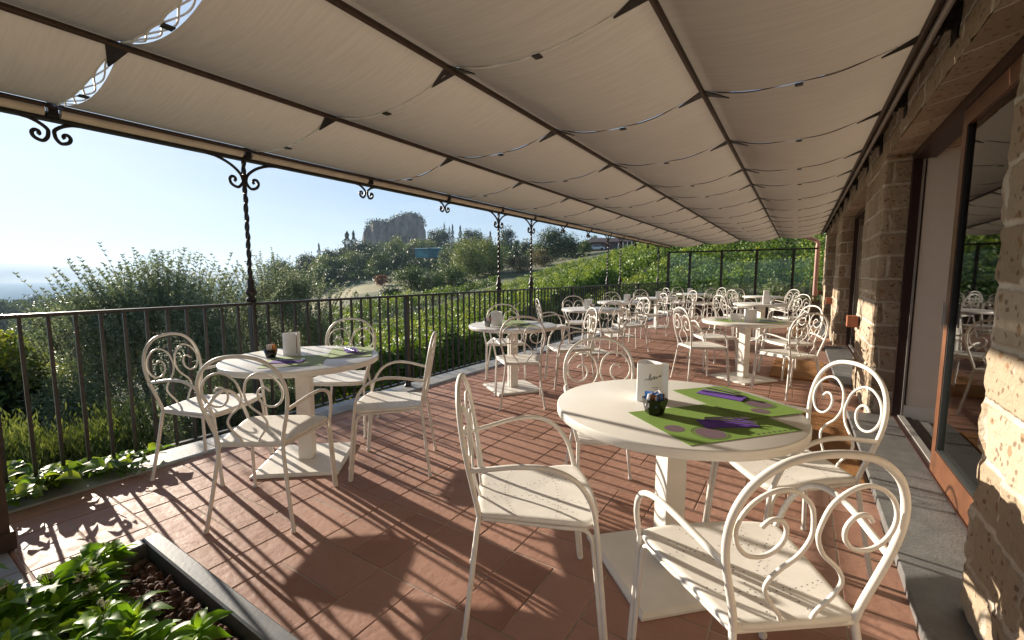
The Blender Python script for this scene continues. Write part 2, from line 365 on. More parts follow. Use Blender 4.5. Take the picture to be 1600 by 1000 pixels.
def H(x, y):
    x = np.asarray(x, float); y = np.asarray(y, float)
    az = np.degrees(np.arctan2(x, y)); lr = np.log(np.clip(np.hypot(x, y), 2, 7000)); LR = np.log(RR)
    i = np.clip(np.searchsorted(AZ, az) - 1, 0, len(AZ) - 2); j = np.clip(np.searchsorted(LR, lr) - 1, 0, len(LR) - 2)
    u = (az - AZ[i]) / (AZ[i + 1] - AZ[i]); t = (lr - LR[j]) / (LR[j + 1] - LR[j])
    z = (ZT[i, j] * (1 - u) + ZT[i + 1, j] * u) * (1 - t) + (ZT[i, j + 1] * (1 - u) + ZT[i + 1, j + 1] * u) * t
    r = np.hypot(x, y); z = z + np.sin(x * .21 + 1.3) * np.sin(y * .17) * np.clip(r / 60, 0, 1) * .35 + np.sin(x * .004) * np.cos(y * .0031 + 1) * np.clip((r - 3500) / 1500, 0, 1) * 12
    return np.where((x > -4.2) & (y < 16.4), np.minimum(z, -.35), z)
def Hs(x, y): return float(H(np.array([x]), np.array([y]))[0])
na = 260; azs = np.radians(np.concatenate([np.linspace(-115, 30, na), [60, 100, 150, 200, 244]])); rs = np.concatenate([[.5, 2], np.geomspace(3, 7000, 130)])
A, Rr = np.meshgrid(azs, rs); X, Y = np.sin(A) * Rr, np.cos(A) * Rr
V = np.stack([X, Y, H(X, Y)], -1).reshape(-1, 3); nc = len(azs)
Q = [(i * nc + j, (i + 1) * nc + j, (i + 1) * nc + (j + 1) % nc, i * nc + (j + 1) % nc) for i in range(len(rs) - 1) for j in range(nc)]
tag(np_mesh('ground', V, Q, M['ground'], smooth=True), kind='structure')
mb = MB(); mb.add([(-6800, -3000, -52), (-500, -3000, -52), (-500, 6500, -52), (-6800, 6500, -52)], [(0, 1, 2, 3)])
tag(mb.build('lake_water', M['water']), kind='structure')

# ------------------------------------------------------------------ terrace
TP, TX, TY = .4275, -1.492, 1.236
tv, tf, tm_, trn = [], [], [], []
rt = random.Random(4)
def tile(x0, x1, y0, y1, rn):
    g = .0028; b0 = len(tv); j_ = lambda: rt.uniform(-.0012, .0012)
    x0 += g; x1 -= g; y0 += g; y1 -= g
    if x1 - x0 < .01 or y1 - y0 < .01: return
    q = [(x0 + j_(), y0 + j_()), (x1 + j_(), y0 + j_()), (x1 + j_(), y1 + j_()), (x0 + j_(), y1 + j_())]; cx, cy = (x0 + x1) / 2, (y0 + y1) / 2
    z = [rt.uniform(-.0012, .0004) for _ in range(4)]
    for zz, d_ in ((-.006, 0), (-.0022, .0002), (0, .0032)):
        for k, (x, y) in enumerate(q): tv.append((x + (d_ if x < cx else -d_), y + (d_ if y < cy else -d_), zz + (z[k] if zz > -.005 else 0)))
    for a in (0, 4):
        for k in range(4): tf.append((b0 + a + k, b0 + a + (k + 1) % 4, b0 + a + 4 + (k + 1) % 4, b0 + a + 4 + k))
    tf.append((b0 + 8, b0 + 9, b0 + 10, b0 + 11)); tm_.extend([0] * 9); trn.extend([rn] * 9)
for i in range(-6, 7):
    for j in range(-13, 36):
        for q in (0, 1):
            x0, y0 = TX + i * TP, TY + j * TP
            if (i + j) % 2 == 0: rc = (x0, x0 + TP, y0 + q * TP / 2, y0 + (q + 1) * TP / 2)
            else: rc = (x0 + q * TP / 2, x0 + (q + 1) * TP / 2, y0, y0 + TP)
            rn = rt.random()
            for (a0, a1, c0, c1_) in ((-3.57, .80, .36, 15.95), (-2.46, .80, -4, .36)):
                X0, X1, Y0, Y1 = max(rc[0], a0), min(rc[1], a1), max(rc[2], c0), min(rc[3], c1_)
                if X1 > X0 and Y1 > Y0: tile(X0, X1, Y0, Y1, rn)
for x0, x1, y0, y1 in ((-3.57, .80, .36, 15.95), (-2.46, .80, -4, .359)):
    b0 = len(tv); tv.extend([(x0, y0, -.0034), (x1, y0, -.0034), (x1, y1, -.0034), (x0, y1, -.0034)]); tf.append((b0, b0 + 1, b0 + 2, b0 + 3)); tm_.append(1); trn.append(.5)
me = bpy.data.meshes.new('floor'); me.from_pydata(tv, [], tf); me.materials.append(M['tiles']); me.materials.append(M['grout']); me.polygons.foreach_set('material_index', tm_)
at = me.attributes.new('rnd', 'FLOAT', 'FACE'); at.data.foreach_set('value', np.array(trn, np.float32)); me.update()
tag(link('floor', me), kind='structure')
mb = MB(); ys = [.36, 1.5, 2.72, 3.9, 5.2, 6.4, 7.7, 8.9, 10.2, 11.4, 12.7, 13.9, 15.2, 15.95]
for a, c in zip(ys, ys[1:]): mb.box(-3.88, -3.571, a + .002, c - .002, -.12, .010, bev=.004)
for a, c in ((-3.88, -2.80), (-2.797, -2.48)): mb.box(a, c - .003, .12, .357, -.12, .010, bev=.004)
tag(mb.build('terrace_kerb', M['stone_strip']), kind='structure')
mb = MB(); mb.box(-3.82, .6, .2, 15.9, -2.8, -.125); mb.box(-2.5, .6, -4, .19, -2.8, -.125)
tag(mb.build('terrace_footing', M['slab']), kind='structure')
OPEN = [(2.25, 5.14), (6.53, 9.90), (11.30, 14.65)]
mb = MB()
for a, c in ((.2, 5.10), (6.36, 9.70), (11.2, 14.55)):
    q = a
    while q < c - .01:
        e = min(c, q + 1.7); mb.box(.435, 1.0, q + .002, e - .002, -.05, .042, 0, None, .005); q = e
tag(mb.build('threshold_slab', M['slab']), kind='structure')

# ------------------------------------------------------------------ building
bld = empty('stone_building', (0.58, 0, 0), 0, 'rough tufa block building with cream mortar and tall door openings along the terrace', 'building')
INV = Matrix.Translation((-.58, 0, 0))
def in_world(o): o.matrix_parent_inverse = INV; return o
BW, BH = .40, .205
def mort(u, v):
    row = math.floor(v / BH); off = 0 if row % 2 else BW * .5
    uu = (u + off) % BW; vv = v % BH
    return min(uu, BW - uu, vv, BH - vv)
def stone_box(mb, x0, x1, y0, y1, z0, z1, st):
    """a wall block: front face (-x) and both end faces finely divided and roughened, the rest plain"""
    nx = max(2, round((x1 - x0) / st)); ny = max(2, round((y1 - y0) / st)); nz = max(2, round((z1 - z0) / st))
    path = [(x1 - (x1 - x0) * i / nx, y0, 0, -1) for i in range(nx)] + [(x0, y0 + (y1 - y0) * i / ny, -1, 0) for i in range(ny)] + [(x0 + (x1 - x0) * i / nx, y1, 0, 1) for i in range(nx + 1)]
    vs = []; fs = []; np_ = len(path)
    for k in range(nz + 1):
        z = z0 + (z1 - z0) * k / nz
        for i, (x, y, a, c) in enumerate(path):
            if i == nx: a, c = -.7, -.7
            if i == nx + ny: a, c = -.7, .7
            p = Vector((x, y, z))
            d = .006 * noise.fractal(p * 7, 1, 2, 4) + .006 * noise.noise(p * 30) + .006 * noise.cell(Vector((math.floor((x + y + 20 + (0 if math.floor((z + 2) / BH) % 2 else BW * .5)) / BW), math.floor((z + 2) / BH), 3)))
            d -= .007 * max(0, 1 - mort(x + y + 20 + .035 * .5, z + 2 + .015) / .016)
            d -= .010 * max(0, noise.noise(p * 16 + Vector((9, 2, 4))) - .28) * 2.2
            if i in (nx, nx + ny): d -= .008
            vs.append((x + a * d, y + c * d, z))
    for k in range(nz):
        for i in range(np_ - 1): fs.append((k * np_ + i, k * np_ + i + 1, (k + 1) * np_ + i + 1, (k + 1) * np_ + i))
    mb.add(vs, [f for f in fs], 0, False)
    # under side, top and back
    mb.add([(x0, y0, z0), (x1, y0, z0), (x1, y1, z0), (x0, y1, z0), (x0, y0, z1), (x1, y0, z1), (x1, y1, z1), (x0, y1, z1)], [(3, 2, 1, 0), (4, 5, 6, 7), (2, 1, 5, 6)])
TOPZ = 2.335
piers = [(-4.0, 2.25, .05), (5.14, 6.53, .022), (9.90, 11.30, .035), (14.65, 16.3, .05)]
for (a, c, st) in piers:
    mb = MB()
    if a < 0: stone_box(mb, .58, .92, .4, c, -.1, TOPZ - .002, .0135); mb.box(.58, .92, a, .398, -.1, TOPZ - .002)
    else: stone_box(mb, .58, .80, a, c, -.1, TOPZ - .002, st)
    in_world(mb.build('pier', M['tufa'], bld))
mb = MB(); stone_box(mb, .585, 1.02, .5, 16.3, TOPZ, 3.3, .045); mb.box(.585, 1.02, -4, .498, TOPZ, 3.3)
in_world(mb.build('wall', M['tufa'], bld))
mb = MB(); mb.box(1.03, 6, 16.05, 16.3, -.3, 3.3); [mb.box(5.8, 6, q0, q1, z0_, z1_) for q0, q1, z0_, z1_ in ((-4, -3, -.3, 3.3), (-3, 16.04, -.3, .9), (-3, 16.04, 2.6, 3.3), (1.2, 1.6, .9, 2.6), (5.6, 6.6, .9, 2.6), (10.6, 11.2, .9, 2.6), (15.4, 16.04, .9, 2.6))]; mb.box(1.03, 5.79, -4.2, -4.0, -.3, 3.3)  # unseen rear wall, its openings added to let daylight into the room
in_world(mb.build('outer_wall', M['inner_wall'], bld))
mb = MB(); mb.box(.1, 6.3, -4.4, 16.5, 3.31, 3.5)
in_world(mb.build('roof', M['roof_tile'], bld))
# rooms behind the doors
mb = MB(); mb.box(.845, 5.79, -3.99, 16.04, -.2, .03)
tag(mb.build('interior_floor', M['inner_wood']), kind='structure')
mb = MB(); mb.box(1.03, 5.79, -3.99, 16.04, 2.75, 2.85)
tag(mb.build('interior_ceiling', M['inner_wall']), kind='structure')
for (x0, x1, y0, y1) in ((.845, 3.6, 5.085, 5.50), (3.2, 3.35, 5.53, 16), (3.2, 3.35, -3.9, 5.34), (1.04, 3.19, 10.4, 10.5)):
    mb = MB(); mb.box(x0, x1, y0, y1, .03, 2.75); mb.box(x0 - .015, x1 + .015, y0 - .015, y1 + .015, .031, .16, 1)
    tag(mb.build('interior_wall', [M['inner_wall'], M['white']]), kind='structure')
# doors
def door(a, c, full):
    xf = .765
    t = empty('sliding_door', (xf, a, .042)); t.parent = bld; t.matrix_parent_inverse = INV
    def part(mbx, name, mats, p=t, pl=(xf, a, .042)):
        o = mbx.build(name, mats, p); o.matrix_parent_inverse = Matrix.Translation((-pl[0], -pl[1], -pl[2])); return o
    m1 = MB(); z1 = TOPZ - .005
    m1.box(xf - .01, xf + .072, c - .06, c - .003, .044, z1); m1.box(xf - .01, xf + .13, a + .003, a + .06, .044, z1)
    m1.box(xf - .012, xf + .128, a + .061, c - .061, z1 - .06, z1); m1.box(xf - .004, xf + .12, a + .061, c - .061, .043, .056)
    part(m1, 'frame', M['dark_frame'])
    mid = c - (c - a) * .475
    m2 = MB(); x0, x1 = xf + .004, xf + .05
    m2.box(x0, x1, mid - .085, mid, .058, z1 - .062); m2.box(x0, x1, a + .062, a + .15, .058, z1 - .062)
    m2.box(x0, x1, a + .151, mid - .086, .058, .21); m2.box(x0, x1, a + .151, mid - .086, z1 - .16, z1 - .062)
    part(m2, 'leaf_frame', M['wood'])
    m3 = MB(); m3.box(x0 + .02, x0 + .028, a + .152, mid - .087, .212, z1 - .162); part(m3, 'pane', M['glass'])
    m4 = MB(); m4.box(x0 + .004, x0 + .03, mid - .1, mid - .087, .212, z1 - .162); m4.box(x0 + .004, x0 + .03, a + .153, mid - .101, .212, .222); part(m4, 'seal', M['black_rubber'])
    m5 = MB(); m5.box(xf + .03, xf + .07, mid + .01, c - .062, .058, .068); m5.box(xf + .05, xf + .064, c - .078, c - .062, .069, z1 - .062)
    part(m5, 'track', M['grey_tube'])
    m6 = MB(); m6.box(x0 - .012, x0 - .001, mid - .05, mid - .03, 1.0, 1.12); m6.box(x0 - .02, x0 - .0125, mid - .044, mid - .036, .98, 1.14); part(m6, 'handle', M['grey_tube'])
    if full:
        m7 = MB(); m7.box(xf + .055, xf + .075, a + .152, mid + .05, .07, z1 - .07)
        part(m7, 'rear_pane', M['glass'])
for i, (a, c) in enumerate(OPEN): door(a, c, False)
# wall lamps
for y, lab in ((6.24, 'terracotta coloured wall lamp box on the stone pier nearest the open sliding door'), (11.05, 'terracotta coloured wall lamp box on the second stone pier, beyond the closed doors'), (16.0, 'small terracotta coloured wall lamp box beside the drainpipe at the far wall end')):
    t = empty('wall_lamp', (.58, y, .785), 0, lab, 'wall lamp', 'terracotta lamp boxes on the stone piers')
    mb = MB(); mb.box(-.108, -.012, -.075, .075, -.062, .062, 0, None, .004); mb.build('housing', M['terracotta'], t)
    mb = MB(); mb.box(-.0115, .03, -.05, .05, -.045, .045); mb.build('back_plate', M['iron'], t)
# drainpipe and gutter at the far corner
t = empty('drainpipe', (.40, 16.15, 0), 0, 'pinkish metal drainpipe standing at the far corner of the stone wall', 'drainpipe')
mb = MB(); mb.tube([(0, 0, -.2), (0, 0, 2.15)], .06, 12); mb.build('pipe', M['pink_pipe'], t)
mb = MB(); mb.tube(spline([(0, 0, 2.15), (-.02, .0, 2.3), (-.25, 0, 2.42), (-.55, 0, 2.50)]), .055, 12); mb.build('elbow', M['pink_pipe'], t)
# mats
for x0, x1, y0, y1, lab in ((-.16, .41, 3.35, 4.95, 'thick orange coir doormat in front of the open door, behind the largest table'), (-.26, .36, 6.5, 7.9, 'orange coir doormat under the chairs right of the second table by the wall'), (-.2, .36, 11.6, 13.2, 'far orange coir doormat beside the last pier, mostly behind chair legs')):
    mb = MB(); N = 24
    mb.box(x0, x1, y0, y1, .001, .024, 0, None, .006)
    o = mb.build('doormat', M['coir']); tag(o, lab, 'doormat', 'coir doormats along the doors')

# ------------------------------------------------------------------ pergola
def bz(x): return 2.29 + (x + 3.75) * .050
BX = [-3.75, -2.67, -1.63, -.58, .45]
JY = [-2.75, -1.52, -.30, .82, 1.93, 3.15, 4.37, 5.58, 6.55, 7.75, 8.95, 10.12, 11.02, 12.2, 13.4, 14.6, 15.85]
POSTS = [1.93, 5.58, 6.55, 10.13, 11.02, 14.6]
pg = empty('pergola', (-3.85, 1.93, 0), 0, 'dark wrought iron pergola frame with twisted posts and scroll brackets carrying the awning', 'pergola')
PINV = Matrix.Translation((3.85, -1.93, 0))
def pp(mbx, name, mat, p=pg):
    o = mbx.build(name, mat, p)
    o.matrix_parent_inverse = PINV if p is pg else Matrix.Identity(4); return o
for i, x in enumerate(BX):
    mb = MB(); z = bz(x); mb.tube([(x, -2.9, z), (x, 15.9, z)], .016 if i else .014, 8); pp(mb, 'beam', M['brown_iron'])
mb = MB(); mb.box(-3.885, -3.825, -2.9, 15.92, 2.225, 2.275, 0, None, .006); pp(mb, 'front_beam', M['iron'])
for a, c in zip(JY, JY[1:]):
    mb = MB(); mb.tube([(-3.792, a + .035, 2.268), (-3.792, c - .035, 2.268)], .030, 10); pp(mb, 'cloth_roll', M['beige_tube'])
mb = MB(); mb.add([(.40, -2.9, 2.533), (.60, -2.9, 2.625), (.60, 15.95, 2.625), (.40, 15.95, 2.533), (.40, -2.9, 2.537), (.60, -2.9, 2.629), (.60, 15.95, 2.629), (.40, 15.95, 2.537)], [(3, 2, 1, 0), (4, 5, 6, 7), (0, 1, 5, 4), (1, 2, 6, 5), (2, 3, 7, 6), (3, 0, 4, 7)]); pp(mb, 'flashing', M['brown_iron'])
mb = MB(); mb.tube([(.49, -2.9, bz(.49) - .005), (.49, 15.9, bz(.49) - .005)], .017, 8); pp(mb, 'wall_tube', M['grey_tube'])
for y in JY:
    for i, x in enumerate(BX):
        z = bz(x); mb = MB()
        for sgn in (-1, 1):
            if (i == 0 and sgn < 0): continue
            L = .15 if not (i == 4 and sgn > 0) else .13
            e = x + sgn * L; ze = bz(x) - (.055 if abs(L - .15) < .01 else -.02)
            mb.add([(x, y - .05, z + .004), (x, y + .05, z + .004), (e, y + .004, ze), (e, y - .004, ze), (x, y - .05, z + .012), (x, y + .05, z + .012), (e, y + .004, ze + .006), (e, y - .004, ze + .006)], [(3, 2, 1, 0), (4, 5, 6, 7), (0, 1, 5, 4), (1, 2, 6, 5), (2, 3, 7, 6), (3, 0, 4, 7)])
        if i == 0: mb.box(-3.82, -3.765, y - .022, y + .022, 2.237, 2.315)
        pp(mb, 'cloth_clamp', M['iron'])
    mb = MB(); mb.box(.45, .60, y - .035, y + .035, 2.53, 2.60); mb.box(.575, .60, y - .055, y + .055, 2.45, 2.62); mb.tube([(.52, y - .05, 2.49), (.52, y + .05, 2.49)], .012, 8)
    pp(mb, 'wall_bracket', M['iron'])
def scroll_pts(sg, y0, z0, w, h, rr, k=5):
    """bracket arm from under the beam sweeping in to the centre, down and out into a curl"""
    P = [(sg * w, h), (sg * w * .72, h * .93), (sg * w * .38, h * .68), (sg * w * .13, h * .32), (sg * .014, 0), (sg * .02, -rr * .7), (sg * (.012 + rr * .8), -rr * 1.32), (sg * (.012 + rr * 1.7), -rr * 1.0),
         (sg * (.012 + rr * 2.0), -rr * .3), (sg * (.012 + rr * 1.7), rr * .22), (sg * (.012 + rr * 1.25), rr * .18), (sg * (.012 + rr * 1.12), -rr * .2), (sg * (.012 + rr * 1.3), -rr * .42)]
    return spline([(-3.85, y0 + a, z0 + q) for a, q in P], k)
for y in POSTS:
    pm = MB()
    zs = np.linspace(1.27, 2.225, 60)
    pm.tube([(-3.85 + .002 * math.cos(z * 40), y + .002 * math.sin(z * 40), z) for z in zs], .0185, 4, 0, True, .34)
    pm.box(-3.872, -3.828, y - .022, y + .022, .03, 1.05, 0, None, .003)
    pm.lathe([(.020, 1.045), (.040, 1.09), (.042, 1.10), (.028, 1.115), (.028, 1.13), (.044, 1.15), (.044, 1.16), (.027, 1.20), (.024, 1.27)], 10, 0, (-3.85, y))
    post = pp(pm, 'post', M['iron'])
    mb = MB(); mb.box(-3.895, -3.805, y - .045, y + .045, .011, .022); o = mb.build('foot_plate', M['iron'], post); o.matrix_parent_inverse = Matrix.Identity(4)
    for sg in (-1, 1):
        mb = MB(); mb.tube(scroll_pts(sg, y, 2.075, .27, .155, .050), .0115, 8); o = mb.build('scroll_bracket', M['iron'], post); o.matrix_parent_inverse = Matrix.Identity(4)
for y in JY[2:-1]:
    if any(abs(y - q) < .05 for q in POSTS): continue
    for sg in (-1, 1):
        mb = MB(); mb.tube(scroll_pts(sg, y, 2.150, .125, .078, .036), .0105, 8); pp(mb, 'scroll', M['iron'])
# awning strips
ORD = ['topmost', 'second', 'third', 'fourth', 'fifth', 'sixth', 'seventh', 'eighth', 'ninth', 'tenth', 'eleventh', 'twelfth', 'thirteenth', 'fourteenth', 'fifteenth', 'sixteenth']
SAGS = [[random.uniform(.074, .104) for _ in range(4)] for _ in JY]
for k, (a, c) in enumerate(zip(JY, JY[1:])):
    nx, ny = 14, 10; vs = []; fs = []
    g = {3: .034, 4: .007, 5: .0045, 6: .003}.get(k, .0008) + .0010 * random.random(); g2 = {2: .020, 3: .005, 4: .003}.get(k, .0006) + .0006 * random.random()
    cols = []
    for i in range(4):
        for j in range(nx + (i == 3)):
            t = j / nx; cols.append((BX[i] + (BX[i + 1] - BX[i]) * t, t, i))
    sag = SAGS[k]; sag2 = SAGS[k + 1]
    for q in range(ny + 1):
        w = q / ny
        for (x, t, i) in cols:
            e = 4 * t * (1 - t)
            y = a + g * (.25 + .75 * e) + (c - a - (g + g2) * (.25 + .75 * e)) * w
            z = bz(x) + .016 - (sag[i] + (sag2[i] - sag[i]) * w) * e + (.012 * math.sin(k * 2.3 + i) * e + .006 * noise.noise(Vector((x * 3, y * 5, k * 7.))) * e) * math.sin(w * math.pi)
            vs.append((x, y - a, z))
    nc2 = len(cols)
    for q in range(ny):
        for i in range(nc2 - 1): fs.append((q * nc2 + i, q * nc2 + i + 1, (q + 1) * nc2 + i + 1, (q + 1) * nc2 + i))
    mb = MB(); mb.add(vs, fs, 0, True)
    mb.v = [(p[0], p[1], p[2]) for p in mb.v]
    t0 = empty('awning_strip', (0, a, 0), 0, None, 'awning', 'beige awning strips hung between the pergola beams')
    # which strip it is, counted along the row
    t0['label'] = 'beige awning strip hanging beyond the top left corner of the photo' if k < 2 else '%s beige awning strip in view, counting from the top left towards the glass screen' % ORD[k - 2].replace('topmost', 'first')
    mb.build('cloth', M['cloth'], t0)
    lm = MB()
    for s in range(5 if k == 3 else 3 if k == 4 else 1):
        for i in range(4):
            P = []
            for j in range(2, nx * 3 - 1):
                t = j / (nx * 3); e = 4 * t * (1 - t); x = BX[i] + (BX[i + 1] - BX[i]) * t; wv_ = g * .8 * e
                P.append((x, -.003 + wv_ * (math.sin(j * .33 + s * 2.1 + i) if k in (3, 4) else 0), bz(x) + .014 - sag[i] * e + .006 * math.cos(j * .33 + s * 2.1)))
            lm.tube(P, .0042 if k in (3, 4) else .0035, 5, 0 if k in (3, 4) else 2)
            if s == 0: xm = (BX[i] + BX[i + 1]) / 2; lm.box(xm - .02, xm + .02, -.02, .02, bz(xm) - sag[i] + .0, bz(xm) - sag[i] + .006, 1)
    lm.build('lacing', [M['white'], M['iron'], M['brown_iron']], t0)

# ------------------------------------------------------------------ railing
SECT = [(.40, 3.62, 'nearest dark iron railing section, ivy growing through its foot'), (3.62, 8.05, 'dark iron railing section in front of the vineyard, starting at the thick post'), (8.05, 12.40, 'third dark iron railing section, behind the middle row of tables'), (12.40, 15.88, 'farthest dark iron railing section, ending at the glass screen')]
for a, c, lab in SECT:
    t = empty('railing', (-3.78, a, 0), 0, lab, 'railing', 'iron railing sections along the terrace edge'); L = c - a
    mb = MB(); mb.box(-.024, .024, .0, L - .002, 1.054, 1.076, 0, None, .003); mb.build('top_rail', M['rail_iron'], t)
    mb = MB(); mb.box(-.018, .018, .0, L - .002, .060, .072, 0, None, .002); mb.build('bottom_rail', M['rail_iron'], t)
    nb = int(L / .1195); first = None
    for i in range(nb):
        y = .07 + i * .1195
        if y > L - .04: break
        if first is None:
            mb = MB(); mb.box(-.009, .009, -.009, .009, .0725, 1.0535); first = mb.build('baluster', M['rail_iron'], t); o = first
        else: o = first.copy(); COL.objects.link(o); o.parent = t
        o.location = (0, y, 0)
    mb = MB(); mb.box(-.01, .032, -.024, .024, .02, 1.0535, 0, None, .003); post = mb.build('post', M['rail_iron'], t); post.location = (0, L - .022 if c < 15 else L - .05, 0)
    mb = MB(); mb.lathe([(.045, .011), (.045, .02), (.03, .03), (.028, .07), (.02, .08)], 12); mb.build('foot', M['rail_iron'], post)
t = empty('iron_post', (-3.10, .33, 0), 0, 'thick dark brown iron post at the left edge beside the ivy', 'post')
mb = MB(); mb.box(-.045, .045, -.045, .045, .014, 2.24, 0, None, .004); mb.build('shaft', M['brown_iron'], t)
mb = MB(); mb.box(-.06, .06, -.06, .06, .0105, .10, 0, None, .006); mb.build('foot', M['brown_iron'], t)

# ------------------------------------------------------------------ glass screen and far planters
t = empty('glass_screen', (-1.7, 15.98, 0), 0, 'glass wind screen in dark iron frame closing the far terrace end', 'wind screen')
sx = [-3.155, -2.173, -1.17, -.19]; edges = [-3.86] + sx + [.40]
for x in sx + [-3.86]:
    mb = MB(); w = .035 if x > -3.8 else .04
    mb.box(x - w + 1.7, x + w + 1.7, -.03, .03, 0, 2.06); mb.build('post', M['iron'] if x > -3.8 else M['brown_iron'], t)
mb = MB(); mb.box(-3.9 + 1.7, .42 + 1.7, -.025, .025, 2.061, 2.11); mb.build('top_rail', M['iron'], t)
for a, c in zip(edges, edges[1:]):
    mb = MB(); mb.box(a + .04 + 1.7, c - .04 + 1.7, -.004, .004, .12, 2.055); mb.build('pane', M['screen_glass'], t)
BOXES = [(-3.5, -2.3, 'left dark brown planter box in front of the glass screen'), (-2.2, -1.1, 'dark brown planter box second from the left along the glass screen'), (-1.0, -.1, 'dark brown planter box third from the left along the glass screen'), (0, .52, 'dark brown planter box with bright green leaves next to the drainpipe')]
for x0, x1, lab in BOXES:
    t = empty('planter_box', ((x0 + x1) / 2, 15.62, 0), 0, lab, 'planter', 'brown planter boxes along the glass screen'); w = (x1 - x0) / 2
    mb = MB(); mb.box(-w, w, -.18, .18, .001, .52, 0, None, .01); mb.build('box', M['planter_box'], t)
    mb = MB(); mb.box(-w - .015, w + .015, -.195, .195, .521, .55, 0, None, .006); mb.build('rim', M['planter_box'], t)
    k = int(500 * w); C = np.stack([rng.uniform(-w, w, k), rng.uniform(-.17, .17, k), .56 + rng.random(k) ** 2 * .14], 1)
    leaves('foliage', C, unit(k) + [0, 0, .6], unit(k), .06, .04, M['lf_light'], t)

# ------------------------------------------------------------------ tables
def rounded_top(mb, r, z0, z1, n=72):
    b = .006
    mb.lathe([(0.0001, z0), (r - b, z0), (r, z0 + b), (r, z1 - b), (r - b * .3, z1 - b * .3), (r - b, z1), (0.0001, z1)], n)
def make_table():
    t = empty('bistro_table')
    mb = MB(); rounded_top(mb, .5, .700, .738); mb.build('tabletop', M['table_top'], t)
    mb = MB(); mb.box(-.046, .046, -.046, .046, .0225, .694, 0, None, .006); mb.box(-.16, .16, -.16, .16, .6942, .6995); mb.build('column', M['table_base'], t)
    mb = MB(); s = .275
    vs = [(-s, -s, .002), (s, -s, .002), (s, s, .002), (-s, s, .002), (-s, -s, .012), (s, -s, .012), (s, s, .012), (-s, s, .012)]
    q = s - .02; vs += [(-q, -q, .022), (q, -q, .022), (q, q, .022), (-q, q, .022)]
    fs = [(3, 2, 1, 0)] + [(a + i, a + (i + 1) % 4, a + 4 + (i + 1) % 4, a + 4 + i) for a in (0, 4) for i in range(4)] + [(8, 9, 10, 11)]
    mb.add(vs, fs); mb.build('base_plate', M['table_base'], t)
    return t
TABLES = [
 (-.43, 1.95, 45, 'nearest and largest looking cream round table, with two bright green placemats'),
 (-2.85, 1.75, 40, 'cream round table beside the near railing, its white top reflecting blue sky'),
 (-2.72, 4.22, 55, 'cream round table by the railing directly behind the thick railing post'),
 (-.54, 6.20, 54, 'cream round table by the wall with a folded white card and white menu roll'),
 (-2.92, 6.98, 45, 'third cream round table along the railing, with menu and pale bowl'),
 (-3.18, 9.2, 40, 'fourth cream round table along the railing, half hidden by chair backs'),
 (-2.98, 11.28, 45, 'fifth cream round table along the railing, below the slim pergola posts'),
 (-2.72, 14.5, 45, 'farthest cream round table on the left, before the glass screen'),
 (-.62, 10.1, 50, 'cream round table by the wall, behind the table holding the folded card'),
 (-.80, 13.7, 45, 'farthest cream round table near the wall, before the right planter box')]
proto = make_table()
for i, (x, y, a, lab) in enumerate(TABLES):
    t = proto if i == 0 else copy_tree(proto)
    t.location = (x, y, 0); t.rotation_euler.z = R(a); tag(t, lab, 'table', 'round bistro tables on the terrace')

